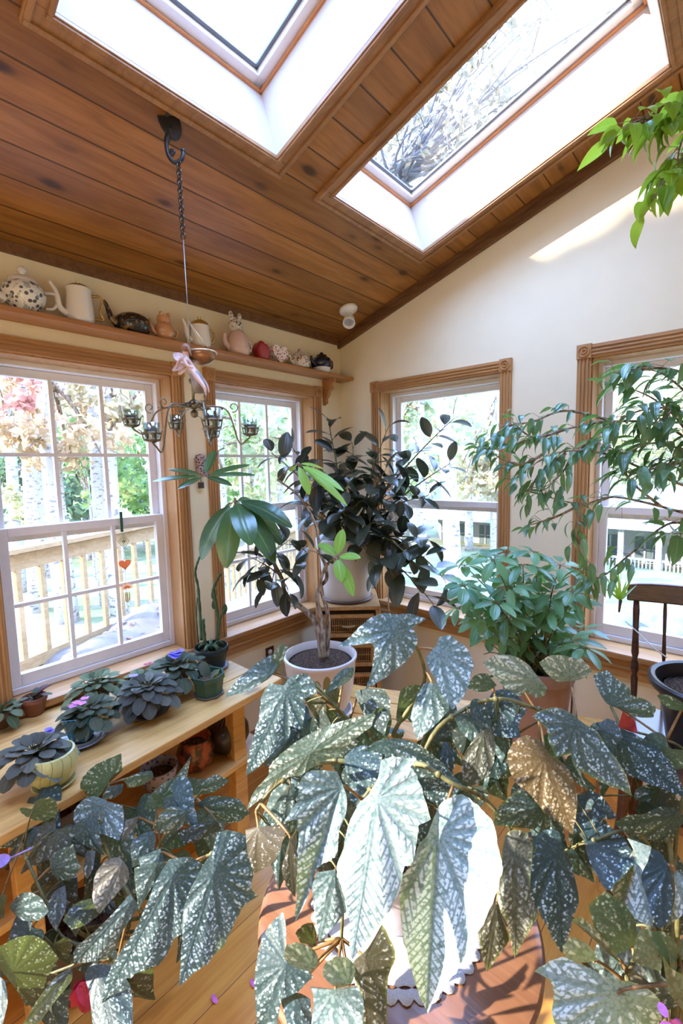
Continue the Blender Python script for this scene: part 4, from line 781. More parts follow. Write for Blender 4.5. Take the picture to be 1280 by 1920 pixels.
# ------------------------------------------------------------------ potted plants: helpers
def pot_lathe(mb, c, r1, r0, h, rim=.012, lip=.03, th=.008):
    mb.lathe([(1e-6, 0), (r0 - .006, 0), (r0, .006), (r1 - rim * .6, h - lip), (r1, h - lip + .004), (r1, h - .004), (r1 - .003, h), (r1 - th, h), (r1 - th - .004, h - lip), (r1 - th - .006, h - lip - .006), (1e-6, h - lip - .006)], c, 44)
def soil_at(c, r, h, root):
    mb = MB(); mb.lathe([(1e-6, h + .008), (r * .5, h + .006), (r * .85, h), (r, h - .004)], c, 26, 1, 1, None, lambda a, z: 1 + .01 * math.sin(a * 9)); return mb.build('soil', M['soil'], root)
def branch(mb, lb, a, b, bend, r0, L, W, shape, start=.35, gap=.05, colr=(0, 1), up=.5, curl=(.3, 1.0), fold=.22, n=12, tip=True):
    a, b = V(a), V(b); pts = bez(a, (a + b) / 2 + V(bend), b, n); mb.tube(pts, [r0 * (1 - .72 * i / n) for i in range(n + 1)], 7)
    ln = sum((pts[i + 1] - pts[i]).length for i in range(n)); m = max(2, int(ln * (1 - start) / gap)); ph = rnd(0, 6)
    for k in range(m + 1):
        t = start + (1 - start) * k / m; i = min(n - 1, int(t * n)); p = pts[i].lerp(pts[i + 1], t * n - i); d = (pts[i + 1] - pts[i]).normalized()
        s = d.cross(V((0, 0, 1))); s = s.normalized() if s.length > .05 else V((1, 0, 0)); q = d.cross(s); an = ph + k * 2.4
        rad = s * math.cos(an) + q * math.sin(an); ld = (d * (.35 + .5 * (t > .93)) + rad * .85 + V((0, 0, up * rnd(-.3, .5)))).normalized(); sc_ = rnd(.75, 1.1) * (.8 if t > .9 else 1)
        st = p + ld * L * .14; mb.tube([p, st], [r0 * .22 + .0008, .0012], 5)
        lb.leaf(st, ld, V((0, 0, 1)) * .9 + rad * .3 + d * .2 + rdir() * .35, L * sc_, W * sc_, shape, rnd(*curl), fold, (rnd(*colr), rnd(0, 1), rnd(0.01, 1)))
# ------------------------------------------------------------------ rubber plant on the drawer stand
glz = plain('white_glazed_pot', (.62, .57, .55), .35, .45, var=.03, sc=12, coat=.2)
pc = V((.325, -.345, .8385)); RP = pc
root = thing('rubber_plant', 'dark leaved rubber plant spilling from a tall white pot on the wicker stand', 'potted plant', pc)
mb = MB(); mb.lathe([(1e-6, .0), (.128, 0), (.134, .006), (.145, .09), (.156, .24), (.159, .29), (.172, .296), (.178, .31), (.179, .355), (.174, .362), (.163, .362), (.158, .33), (1e-6, .33)], pc, 48); mb.build('pot', glz, root, auto=.7)
mb = MB(); mb.lathe([(.12, .0), (.15, .003), (.15, .014), (.137, .014)], pc, 36); mb.build('saucer', plain('brown_saucer', (.12, .06, .04), .5), root)
soil_at(pc, .158, .332, root)
sb = MB(); lb = MB(); o = pc + V((0, 0, .335)); d0 = 2.6
ENDS = [(615, 785, 2.58, .9), (628, 850, 2.5, 1), (728, 800, 2.55, 1), (850, 785, 2.45, .9), (842, 870, 2.4, 1), (800, 930, 2.4, 1), (770, 850, 2.6, 1), (700, 860, 2.5, 1), (660, 880, 2.45, 1.1), (690, 930, 2.35, 1), (740, 930, 2.4, 1), (610, 900, 2.38, 1), (560, 940, 2.33, 1), (590, 965, 2.3, 1), (510, 850, 2.3, .9),
        (540, 830, 2.36, .9), (660, 830, 2.58, 1), (640, 960, 2.3, 1), (700, 980, 2.28, 1), (760, 975, 2.35, .9), (800, 1010, 2.35, 1), (780, 1060, 2.3, 1), (740, 1095, 2.3, 1.2), (810, 1130, 2.25, 1.2), (835, 1090, 2.3, 1), (700, 1070, 2.3, .8), (620, 950, 2.5, .9), (760, 900, 2.6, .9), (650, 910, 2.25, 1), (720, 885, 2.3, 1)]
for px, py, D, sz in ENDS:
    e = at(px, py, D); far = (e - o).length; a0 = o + V((rnd(-.07, .07), rnd(-.07, .07), 0)); low = e.z < o.z
    branch(sb, lb, a0, e, V((0, 0, .20 if low else .06)) + rdir() * .03, .0075, .148 * sz, .08 * sz, 'oval', .38 if far > .3 else .2, .036, up=.6, curl=(.1, .9))
sb.build('stems', M['stem'], root); lb.build('foliage', M['rubber'], root)
# ------------------------------------------------------------------ tree with bare trunks in the big leaf-patterned pot
pc = at(600, 1222, 2.02); pc.z = .4815
root = thing('umbrella_tree', 'bare trunked indoor tree with big glossy leaves in a wide white leaf-patterned pot', 'potted plant', pc)
g = G('white_pot_with_olive_leaves'); uvp = g.n('ShaderNodeUVMap').outputs[0]; mp = g.n('ShaderNodeMapping'); g.t.links.new(uvp, mp.inputs[0]); mp.inputs['Scale'].default_value = (13, 3.2, 1); mp.inputs['Rotation'].default_value = (0, 0, .6)
lm = g.ss(g.vor(mp.outputs[0], 1.0), .27, .31, 1, 0); gp = g.bsdf(g.mix(lm, (.64, .58, .55), (.22, .20, .08)), .35, .5, coat=.3)
mb = MB(); mb.lathe([(1e-6, .03), (.10, .03), (.112, .034), (.13, .07), (.148, .15), (.157, .22), (.161, .262), (.166, .272), (.165, .282), (.156, .285), (.148, .275), (.143, .25), (1e-6, .25)], pc, 52); mb.build('pot', gp, root, auto=.8)
mb = MB(); mb.lathe([(1e-6, .0), (.11, 0), (.135, .012), (.14, .03), (.133, .032), (.125, .018), (1e-6, .016)], pc, 44); mb.build('saucer', glz, root, auto=.8)
soil_at(pc, .146, .255, root)
D0 = 2.0; P2 = lambda l, D=2.0: [at(x, y, D + q) for x, y, q in l]
mb = MB()
T1 = P2([(603, 1232, .0), (600, 1200, .0), (592, 1170, 0), (578, 1150, .02), (555, 1132, .03), (535, 1115, .05), (528, 1085, .06), (512, 1055, .08), (500, 1035, .1)])
mb.tube(spline(T1, 4), [.016 - .0085 * i / 32 for i in range(33)], 10)
mb.tube(spline(P2([(606, 1232, -.01), (604, 1205, -.02), (606, 1180, -.01), (600, 1150, 0), (594, 1120, .0), (600, 1100, .02), (612, 1085, .02), (610, 1060, .03), (600, 1035, .05), (590, 980, .08), (560, 930, .1), (520, 900, .1)]), 4), [.013 - .008 * i / 44 for i in range(45)], 10)
mb.tube(spline(P2([(612, 1232, .02), (614, 1200, .02), (616, 1170, .01), (612, 1140, .0), (604, 1115, .02), (601, 1090, 0), (612, 1060, -.02), (628, 1048, -.05)]), 4), [.012 - .006 * i / 28 for i in range(29)], 10)
mb.tube(spline(P2([(500, 1035, .1), (470, 990, .1), (445, 950, .05), (440, 935, .0)]), 4), [.006] * 13, 8); mb.tube(spline(P2([(448, 958, .05), (470, 900, .1), (420, 840, .1), (390, 885, -.02), (382, 893, -.03)]), 4)[8:], .0035, 7)
mb.tube(spline(P2([(520, 900, .1), (540, 880, .05), (560, 868, 0)]), 4), .004, 7)
tmb = mb
lb = MB(); sb = MB()
def whorl(px, py, D, tips, W, mat_, curl=.35, fold=.15, shape='oval', Dt=None):
    c = at(px, py, D)
    for k, (tx, ty, q) in enumerate(tips):
        e = at(tx, ty, D + q); d = e - c; st = c + d * .12; sb.tube([c, st], .0022, 5)
        mat_.leaf(st, d, V((0, 0, 1)) + (CAM - c).normalized() * .6, d.length * .95, W, shape, curl, fold, (rnd(0, 1), 0, .1), 8)
whorl(440, 938, 2.0, [(357, 1035, -.05), (418, 1052, -.12), (520, 1030, -.12), (538, 1000, .0), (500, 945, .12), (545, 962, -.06), (385, 985, .1), (470, 1000, -.15)], .105, lb, .55)
whorl(383, 893, 1.97, [(290, 896, 0), (318, 876, .05), (335, 912, -.05), (400, 845, .05), (462, 868, .05), (470, 885, -.05), (430, 905, -.08)], .042, lb, .15)
big = lb.build('foliage', M['bigumb'], root)
lb = MB(); whorl(632, 1045, 1.93, [(640, 995, 0), (672, 1040, -.03), (664, 1110, -.06), (640, 1085, -.06), (600, 1015, .05), (648, 1062, .04)], .052, lb, .35)
whorl(558, 870, 1.95, [(640, 905, -.1), (650, 932, -.06), (580, 920, -.05), (545, 880, .05), (610, 872, .1)], .045, lb, .3)
o = lb.build('young_foliage', M['lime'], root); o['label'] = 'bright lime green young leaves'
lb = MB()
for a, b in (((520, 1075, 2.05), (460, 1040, 2.05)), ((515, 1060, 2.06), (505, 1100, 1.98)), ((520, 1075, 2.05), (560, 1060, 2.0)), ((505, 1040, 2.1), (545, 1010, 2.0)), ((530, 1090, 2.05), (540, 1110, 2.0)), ((505, 1040, 2.1), (480, 1080, 2.0)), ((600, 1040, 2.05), (570, 1030, 1.98))):
    branch(sb, lb, at(*a), at(*b), rdir() * .02, .004, .125, .068, 'oval', .15, .024, up=.1, curl=(.3, 1))
tmb.add(sb.v, sb.f, sb.uv); tmb.build('trunks', M['bark'], root); o = lb.build('dark_foliage', M['rubber'], root); o['label'] = 'dark purple-green leaves'
# ------------------------------------------------------------------ dwarf umbrella bush in the terracotta pot
pc = at(1005, 1240, 1.72); pc.z = .4815
root = thing('dwarf_umbrella_plant', 'bushy dwarf umbrella plant in a brown terracotta pot between the gable windows', 'potted plant', pc)
tc = plain('dusty_terracotta', (.36, .22, .16), .7, .2, var=.12, sc=10)
mb = MB(); h = at(1005, 1240, 1.72).z - pc.z; pot_lathe(mb, pc, .135, .095, h, .014, .05); mb.build('pot', tc, root, auto=.6)
soil_at(pc, .12, h - .045, root); sb = MB(); lb = MB(); o = pc + V((0, 0, h - .04))
def umbel(c, ax_, n, L, W, lb, colr=(0, 1)):
    ax_ = V(ax_).normalized(); s = ax_.orthogonal().normalized(); q = ax_.cross(s); p0 = rnd(0, 6)
    for k in range(n):
        a = p0 + 2 * PI * k / n; e = s * math.cos(a) + q * math.sin(a); sb.tube([c, c + e * L * .2 + ax_ * .004], .001, 4)
        lb.leaf(c + e * L * .2, e * .9 - ax_ * rnd(-.1, .35), ax_, L * rnd(.8, 1.1), W, 'oval', rnd(.2, .7), .2, (rnd(*colr), 0, .1), 5)
for px, py in [(955, 1100), (980, 1060), (1010, 1075), (1035, 1110), (1060, 1150), (930, 1130), (905, 1090), (870, 1060), (885, 1120), (990, 1130), (1000, 1165), (1040, 1180), (950, 1160), (900, 1165), (870, 1100), (1075, 1110), (1090, 1180), (925, 1050), (950, 1035), (1000, 1035), (1050, 1060), (1095, 1215), (960, 1195), (1030, 1145), (915, 1195), (980, 1100), (1065, 1205), (860, 1140), (890, 1040)]:
    e = at(px, py, 1.68 + rnd(-.18, .18)); st = o + V((rnd(-.05, .05), rnd(-.05, .05), 0)); sb.tube(bez(st, (st + e) / 2 + V((0, 0, .05)), e, 7), [.005, .0045, .004, .0035, .003, .0025, .002, .0018], 6)
    umbel(e, V((rnd(-.4, .4), rnd(-.6, .1), 1)), random.choice((6, 7, 8)), rnd(.065, .10), rnd(.030, .042), lb)
    c2 = st.lerp(e, .75) + rdir() * .06; sb.tube([st.lerp(e, .6), c2], .0015, 5); umbel(c2, V((rnd(-.5, .5), rnd(-.8, .1), .8)), 6, rnd(.05, .085), .03, lb)
for k in range(26): a = rnd(0, 6.28); st = o + V((rnd(-.08, .08), rnd(-.08, .08), 0)); sb.tube(bez(st, st + V((.06 * math.cos(a), .06 * math.sin(a), .09)), st + V((.12 * math.cos(a), .12 * math.sin(a), .05 + rnd(0, .1))), 6), .0018, 5)
sb.build('stems', M['stem'], root); lb.build('foliage', M['scheff'], root)
# ------------------------------------------------------------------ weeping fig leaning in from the right
pc = V((2.62, -.42, 0)); root = thing('weeping_fig', 'tall weeping fig leaning in front of the right window from its pot on the floor', 'potted plant', pc)
mb = MB(); pot_lathe(mb, pc, .17, .12, .30); mb.build('pot', plain('dark_green_fig_pot', (.03, .07, .05), .4), root, auto=.6); soil_at(pc, .155, .262, root)
sb = MB(); lb = MB(); Dn = 1.45
TRK = spline([pc + V((0, 0, .26)), pc + V((-.04, -.05, .7)), at(1340, 1000, 1.5), at(1330, 800, 1.5), at(1335, 560, 1.45), at(1345, 300, 1.4)], 5); sb.tube(TRK, [.02 - .013 * i / 25 for i in range(26)], 9)
def fb(pts, L=.060, W=.021, r=.005, st=.2, lbm=None):
    P_ = spline([at(*q) for q in pts], 6); n = len(P_) - 1; sb.tube(P_, [r * (1 - .75 * i / n) for i in range(n + 1)], 6)
    if pts[-1][2] < 1.36: L *= 1.25; W *= 1.35
    for i in range(int(n * st), n + 1):
        for _ in range(3):
            if rnd(0, 1) > .62: continue
            d = (P_[min(i + 1, n)] - P_[max(i - 1, 0)]).normalized(); s = d.cross(V((0, 0, 1))).normalized() * random.choice((-1, 1))
            p = P_[i] + rdir() * .006 + (d * rnd(-.02, .02) if i < n else V((0, 0, 0))); tw = (s * rnd(0, .05) + V((0, 0, rnd(-.015, .03)))) * (rnd(0, 1) > .4)
            ld = (d * rnd(.2, .9) + s * rnd(.3, .9) + V((0, 0, rnd(-.75, .3)))).normalized(); q = p + tw + ld * .01; sb.tube([p, q], .0008, 4)
            (lbm or lb).leaf(q, ld, V((0, 0, 1)) + s * .25 + rdir() * .35, L * rnd(.65, 1.2), W * rnd(.8, 1.15), 'point', rnd(.4, 1.3), .3, (rnd(0, 1), 0, .1), 7)
for b in ([(1340, 980, 1.5), (1240, 950, 1.45), (1150, 932, 1.42), (1090, 945, 1.4), (1020, 930, 1.38)], [(1330, 900, 1.5), (1280, 800, 1.42), (1220, 745, 1.38), (1150, 720, 1.35)], [(1330, 860, 1.5), (1250, 800, 1.45), (1150, 790, 1.42), (1060, 805, 1.4), (975, 830, 1.4), (900, 850, 1.4)],
          [(1330, 930, 1.5), (1230, 890, 1.4), (1130, 850, 1.38), (1040, 850, 1.36), (960, 900, 1.36)], [(1335, 790, 1.5), (1290, 740, 1.4), (1240, 700, 1.35), (1190, 690, 1.33)], [(1340, 880, 1.5), (1290, 850, 1.35), (1230, 830, 1.3), (1170, 850, 1.3)], [(1240, 950, 1.45), (1180, 900, 1.42), (1160, 850, 1.42), (1120, 830, 1.42)],
          [(1150, 790, 1.42), (1060, 770, 1.42), (1000, 790, 1.42), (950, 800, 1.42), (910, 830, 1.42)], [(1020, 850, 1.38), (980, 870, 1.38), (940, 860, 1.38), (890, 825, 1.38)], [(1060, 850, 1.38), (1010, 890, 1.38), (985, 940, 1.38)], [(1330, 1010, 1.5), (1260, 980, 1.45), (1180, 1040, 1.42), (1130, 1080, 1.42), (1090, 1085, 1.42)], [(1090, 945, 1.4), (1080, 1000, 1.4), (1100, 1060, 1.4), (1105, 1100, 1.4)],
          [(1330, 780, 1.45), (1280, 750, 1.3), (1250, 780, 1.28), (1215, 800, 1.27)], [(1340, 850, 1.4), (1300, 820, 1.3), (1270, 860, 1.27), (1240, 880, 1.25)]):
    fb(b)
for b in ([(1335, 760, 1.45), (1280, 700, 1.35), (1210, 690, 1.3), (1150, 700, 1.28)], [(1335, 820, 1.45), (1270, 770, 1.3), (1200, 770, 1.27), (1140, 800, 1.26)], [(1335, 900, 1.45), (1280, 870, 1.3), (1220, 880, 1.27), (1180, 900, 1.26)], [(1150, 790, 1.42), (1090, 840, 1.4), (1050, 890, 1.4), (1020, 920, 1.4)], [(1060, 805, 1.4), (1000, 820, 1.38), (960, 790, 1.38)]): fb(b)
fb([(1340, 1000, 1.5), (1290, 1000, 1.4), (1262, 1000, 1.35)], L=.09, W=.04, st=.7); fb([(1090, 945, 1.4), (1040, 970, 1.4), (990, 985, 1.4)], st=.5)
lb.build('foliage', M['ficus'], root); l2 = MB()
for b in ([(1345, 330, 1.4), (1300, 240, 1.3), (1255, 215, 1.25), (1200, 225, 1.22), (1170, 240, 1.2)], [(1345, 340, 1.4), (1310, 220, 1.25), (1270, 215, 1.22), (1240, 240, 1.2)], [(1345, 350, 1.4), (1310, 290, 1.25), (1275, 300, 1.22), (1245, 340, 1.2), (1225, 370, 1.2)], [(1345, 310, 1.4), (1310, 250, 1.3), (1280, 260, 1.25), (1268, 310, 1.2)], [(1345, 300, 1.4), (1310, 190, 1.25), (1280, 190, 1.22), (1262, 215, 1.2)]): fb(b, L=.066, W=.032, lbm=l2)
o = l2.build('upper_foliage', M['brightficus'], root); o['label'] = 'bright yellow-green leaves high under the skylight'; sb.build('branches', M['bark'], root)
# small air plant hanging in front of the right window
p = at(1163, 1125, 1.62); root = thing('air_plant', 'small spiky air plant hanging in front of the right window beside the chair', 'air plant', p)
mb = MB()
for tx, ty, q in ((1157, 1058, 0), (1190, 1070, -.03), (1135, 1080, .02), (1175, 1085, .04), (1145, 1070, -.05), (1130, 1100, .03), (1196, 1092, .05), (1160, 1075, .06)): e = at(tx, ty, 1.62 + q); mb.leaf(p, e - p, (CAM - p) + V((0, 0, .5)), (e - p).length * 1.05, .012, 'blade', .25, .4, (rnd(0, 1), 0, .1))
mb.build('foliage', M['brightficus'], root); mb = MB(); mb.tube([p, at(1160, 1148, 1.62)], [.006, .003], 7); mb.tube(spline([p, at(1164, 1050, 1.63), at(1166, 900, 1.66), at(1166, 700, 1.7)], 5), .0005, 4); mb.build('stem', M['darkwood'], root)
# ------------------------------------------------------------------ plants on the bench
def rosette(lb, sb, c, R_, n, tilt, L, W, colr=(0, 1), shape='round', up=.18):
    for k in range(n):
        f = k / n; a = k * 2.4 + rnd(-.2, .2); el = .95 - 1.15 * f ** .8 + tilt; e = V((math.cos(a) * math.cos(el), math.sin(a) * math.cos(el), math.sin(el)))
        pl = R_ * (.25 + .75 * f); p = c + e * pl * .72 + V((0, 0, .01)); sb.tube([c, p], .0017, 5); e2 = (e - V((0, 0, .35 * f))).normalized()
        lb.leaf(p, e2, V((0, 0, 1)), L * (.55 + .45 * f) * rnd(.85, 1.1), W * (.6 + .4 * f), shape, rnd(.1, .8), rnd(-.15, .25), (rnd(*colr), 0, .1), 5)
def flowers(mb, c, pts, r):
    for q in pts:
        f = c + V(q)
        for k in range(5): a = 2 * PI * k / 5 + rnd(0, 1); mb.leaf(f, V((math.cos(a), math.sin(a), .35)), V((0, 0, 1)), r, r * .95, 'round', .2, .1, (.5, 0, .1), 3)
def bz(px, py): return on(2, BZ, px, py) + V((0, 0, .001))
def violet(label, px, py, r1, h, potm, R_, n, L, W, fl=None, leafm='violet', saucer=None, off=(0, 0), potfn=None, name='african_violet', tilt=0):
    b = bz(px, py); root = thing(name, label, 'potted plant', b, 'african violets on the bench' if name == 'african_violet' else None)
    s0 = 0
    if saucer:
        s0 = .008; mb = MB(); mb.lathe([(1e-6, 0), (saucer[0] * .7, 0), (saucer[0], .012), (saucer[0] - .004, .014), (saucer[0] * .66, .006), (1e-6, .006)], b, 40); mb.build('saucer', saucer[1], root, auto=.8)
    mb = MB(); c = b + V((0, 0, s0))
    if potfn: potfn(mb, c)
    else: pot_lathe(mb, c, r1, r1 * .72, h, .006, .02, .005)
    mb.build('pot', potm, root, auto=.7); soil_at(c, r1 * .88, h - .02, root)
    lb = MB(); sb = MB(); rosette(lb, sb, c + V((off[0], off[1], h - .015)), R_, n, tilt, L, W); sb.build('stems', M['stem'], root); lb.build('foliage', M[leafm], root)
    if fl: mb = MB(); flowers(mb, c + V((0, 0, h)), fl[1], fl[2]); mb.build('flowers', M[fl[0]], root)
    return root, c
g = G('lime_wavy_pot'); uvn = g.n('ShaderNodeUVMap').outputs[0]; su = g.n('ShaderNodeSeparateXYZ'); g.t.links.new(uvn, su.inputs[0]); wv = g.M('FRACT', g.M('ADD', g.M('MULTIPLY', su.outputs[0], 16), g.M('MULTIPLY', g.M('SINE', g.M('MULTIPLY', su.outputs[1], 9)), .35)))
lmp = g.bsdf(g.mix(g.ss(wv, .0, .09, 1, 0), g.mix(g.noise(g.pos(), 20, 3), (.44, .42, .14), (.58, .54, .24)), (.05, .05, .02)), .3, .5, coat=.3)
g = G('turquoise_painted_pot'); uvn = g.n('ShaderNodeUVMap').outputs[0]; nz = g.noise(uvn, 5, 3, .6); tq = g.bsdf(g.mix(g.ss(nz, .5, .56), g.mix(g.ss(g.noise(uvn, 9, 2), .5, .6), (.03, .22, .33), (.02, .12, .24)), g.mix(g.ss(g.noise(uvn, 12, 2), .55, .6), (.45, .50, .48), (.55, .50, .03))), .25, .5, coat=.3)
pat = lambda nm, a, b: (lambda g: g.bsdf(g.mix(g.ss(g.M('SINE', g.M('MULTIPLY', g.n('ShaderNodeSeparateXYZ').outputs[0], 1)), 0, 1), a, b), .3))(G(nm))
g = G('blue_white_ringed_glaze'); uvn = g.n('ShaderNodeUVMap').outputs[0]; su = g.n('ShaderNodeSeparateXYZ'); g.t.links.new(uvn, su.inputs[0]); ringm = g.bsdf(g.mix(g.ss(g.M('SINE', g.M('MULTIPLY', su.outputs[1], 48)), -.1, .2), (.04, .06, .16), (.62, .63, .68)), .25, .5, coat=.3)
violet('blue flowered violet in a lime green wavy pot at the bench front', 102, 1472, .062, .098, lmp, .10, 46, .066, .052, ('blueviolet', [(-.055, .01, .04), (-.049, .014, .036)], .012), 'violetgrey', (.058, lmp), (-.045, -.03),
       potfn=lambda mb, c: mb.lathe([(1e-6, 0), (.034, 0), (.042, .006), (.06, .03), (.068, .055), (.066, .08), (.06, .096), (.054, .098), (.05, .08), (1e-6, .078)], c, 44))
violet('pink flowering violet in a turquoise pot on a dark rimmed saucer', 155, 1388, .058, .088, tq, .105, 44, .06, .047, ('pink', [(.0, -.01, .042), (.025, .0, .044), (-.01, .02, .042), (.012, -.025, .04)], .015), 'violet', (.078, ringm), (-.01, .03),
       potfn=lambda mb, c: mb.lathe([(1e-6, 0), (.036, 0), (.038, .004), (.062, .088), (.057, .088), (.05, .066), (1e-6, .064)], c, 4))
rb = plain('red_brown_plastic_pot', (.20, .07, .04), .45); brn = plain('brown_ceramic_pot', (.12, .06, .035), .4); gry = plain('grey_green_ceramic_pot', (.13, .14, .13), .4); grn = plain('dark_green_plastic_pot', (.035, .085, .055), .35); dk = plain('black_green_plastic_pot', (.018, .025, .02), .35)
violet('variegated violet in a small brown pot close to the window', 185, 1322, .05, .09, brn, .115, 38, .066, .045, None, 'violetgreen')
violet('grey leaved violet with lavender buds in a low dish pot mid bench', 280, 1338, .055, .1, gry, .13, 54, .07, .054, ('lavender', [(-.055, -.03, .035), (-.06, -.02, .03)], .014), 'violetgrey', (.072, brn), tilt=-.1)
violet('violet with a bright blue-violet bloom beside the green pots', 335, 1292, .05, .1, gry, .135, 50, .075, .056, ('blueviolet', [(.005, .0, .06), (.02, -.005, .058), (-.01, -.01, .056), (.012, .01, .065), (.0, -.02, .052), (.025, -.02, .05)], .018), 'violet')
violet('violet with small dark flowers at the back behind the grey one', 262, 1300, .045, .065, brn, .085, 26, .055, .04, ('magenta', [(.01, .03, .05), (.0, .05, .045)], .012), 'violetgreen')
r_, c_ = violet('dead leafed seedling in a small red-brown pot by the window corner', 66, 1338, .045, .07, rb, .05, 5, .05, .03, None, 'violet', name='potted_seedling')
mb = MB()
for e in ((.3, .5, .7), (.5, .2, .45), (-.3, .5, .4)): mb.leaf(c_ + V((0, 0, .06)), e, (0, 0, 1), .075, .03, 'oval', .5, .4, (.5, 0, .1))
mb.build('dead_leaf', plain('wine_dead_leaf', (.10, .03, .025), .7), r_)
violet('small green violet cut off by the left edge of the picture', 2, 1362, .05, .06, brn, .09, 24, .055, .04, None, 'violetgreen')
b = bz(392, 1302); root = thing('potted_seedling', 'young plant in an octagonal dark green pot on the bench', 'potted plant', b)
mb = MB(); mb.lathe([(1e-6, 0), (.05, 0), (.053, .004), (.062, .07), (.066, .07), (.066, .09), (.06, .09), (.057, .07), (1e-6, .068)], b, 8); mb.build('pot', grn, root, False); soil_at(b, .055, .07, root)
mb = MB(); mb.lathe([(1e-6, 0), (.058, 0), (.062, .008), (1e-6, .008)], b, 8); mb.build('saucer', plain('grey_brown_saucer', (.15, .12, .1), .5), root, False)
mb = MB(); mb.leaf(b + V((0, 0, .075)), (-.5, -.2, .9), (.3, -.5, .5), .07, .045, 'round', .6, .3, (.5, 0, .1)); mb.leaf(b + V((.02, 0, .075)), (.3, .2, .6), (0, -.5, .5), .045, .03, 'round', .6, .3, (.8, 0, .1)); mb.build('foliage', M['violet'], root)
mb = MB(); mb.leaf(b + V((.03, .01, .075)), (.2, .4, .8), (.5, -.5, .3), .04, .014, 'point', .3, .2); mb.build('yellow_leaf', M['yellow'], root)
b = bz(398, 1252); root = thing('orchid_cactus', 'tall thin stemmed orchid cactus in a black-green pot by the window post', 'potted plant', b)
mb = MB(); pot_lathe(mb, b, .078, .058, .105, .008, .025, .006); mb.build('pot', dk, root, auto=.7); soil_at(b, .068, .078, root)
mb = MB(); mb.lathe([(1e-6, 0), (.06, 0), (.075, .01), (.07, .012), (1e-6, .006)], b, 32); mb.build('saucer', plain('grey_purple_saucer', (.20, .19, .25), .5), root)
mb = MB(); Dd = 2.2
def stalk(pts, r, flat=.35):
    P_ = spline([at(x, y, D) for x, y, D in pts], 6); m = len(P_); mb.tube(P_, [r * (1 + .18 * math.sin(i * 1.9)) * (1 - .35 * i / m) for i in range(m)], 7)
base = b + V((0, 0, .075)); Db = (base - CAM).dot(_d)
stalk([(378, 1200, Db), (375, 1150, Db), (371, 1100, Db), (366, 1075, Db), (370, 1055, Db), (377, 1040, Db)], .0075); stalk([(384, 1205, Db - .02), (382, 1180, Db - .02), (381, 1160, Db - .02)], .009); stalk([(372, 1205, Db), (368, 1160, Db), (370, 1120, Db)], .004)
stalk([(408, 1200, Db), (409, 1160, Db), (402, 1120, Db), (400, 1105, Db), (408, 1085, Db), (415, 1075, Db)], .009); stalk([(410, 1190, Db - .02), (413, 1160, Db - .02), (422, 1140, Db - .03)], .006)
for px, py in ((424, 1138), (405, 1128), (404, 1110)): mb.leaf(at(px - 4, py + 14, Db), V((.1, .1, 1)), CAM - b, .05, .026, 'round', .1, .2)
for k in range(5): a = k * 1.3; mb.tube(bez(base, base + V((.03 * math.cos(a), .03 * math.sin(a), .07)), base + V((.055 * math.cos(a), .055 * math.sin(a), .02)), 6), .009, 7)
mb.build('stems', M['cactus'], root)
# pots on the lower shelf
LZ = .386
def lp(px, py): q = on(2, LZ, px, py); q.z = LZ; return q
g = G('striped_dark_glaze'); uvn = g.n('ShaderNodeUVMap').outputs[0]; su = g.n('ShaderNodeSeparateXYZ'); g.t.links.new(uvn, su.inputs[0]); st_ = g.bsdf(g.mix(g.M('MULTIPLY', g.ss(g.M('SINE', g.M('MULTIPLY', su.outputs[0], 150)), .2, .7), g.ss(su.outputs[1], .45, .7)), (.03, .018, .016), (.42, .36, .34)), .3, .5, coat=.3)
b = lp(428, 1402); root = thing('ceramic_jar', 'round dark jar with pale stripes under the right end of the bench', 'jar', b)
mb = MB(); mb.lathe([(1e-6, 0), (.05, 0), (.075, .02), (.092, .06), (.09, .1), (.07, .135), (.045, .148), (.04, .155), (.034, .155), (1e-6, .14)], b, 40); mb.build('jar', st_, root, auto=.8)
mb = MB(); mb.lathe([(.036, .152), (.045, .155), (.04, .162), (1e-6, .166)], b, 24); mb.build('lid', M['darkwood'], root)
b = lp(368, 1435); root = thing('ceramic_pot', 'dark red and orange glazed pot under the bench', 'pot', b)
mb = MB(); mb.lathe([(1e-6, 0), (.05, 0), (.07, .03), (.075, .07), (.06, .11), (.064, .125), (.058, .125), (.05, .105), (1e-6, .09)], b, 36); mb.build('pot', (lambda g: g.bsdf(g.mix(g.ss(g.noise(g.pos(), 24, 4), .42, .58), (.06, .03, .02), (.42, .09, .03)), .25, .5, coat=.3))(G('red_flame_glaze')), root, auto=.8); soil_at(b, .05, .1, root)
b = lp(300, 1482); root = thing('ceramic_pot', 'blue and white patterned pot under the middle of the bench', 'pot', b)
mb = MB(); mb.lathe([(1e-6, 0), (.04, 0), (.045, .006), (.062, .06), (.07, .1), (.064, .1), (.056, .06), (1e-6, .05)], b, 36); mb.build('pot', (lambda g: g.bsdf(g.mix(g.ss(g.vor(g.pos(), 60), .3, .4), (.10, .11, .30), (.42, .40, .50)), .25, .5, coat=.3))(G('blue_pattern_glaze')), root, auto=.8); soil_at(b, .055, .07, root)
b = lp(112, 1598); root = thing('ceramic_bowl', 'blue and white ringed bowl under the left end of the bench', 'bowl', b)
mb = MB(); mb.lathe([(1e-6, 0), (.05, 0), (.06, .006), (.1, .05), (.112, .075), (.106, .075), (.09, .045), (1e-6, .02)], b, 44); mb.build('bowl', ringm, root, auto=.8)
b2 = b + V((-.005, .004, .024)); root = thing('clay_pot', 'dull grey pot standing in the blue ringed bowl', 'pot', b2)
mb = MB(); pot_lathe(mb, b2, .075, .055, .13); mb.build('pot', plain('dull_grey_pot', (.16, .14, .13), .6), root, auto=.7); soil_at(b2, .064, .09, root)
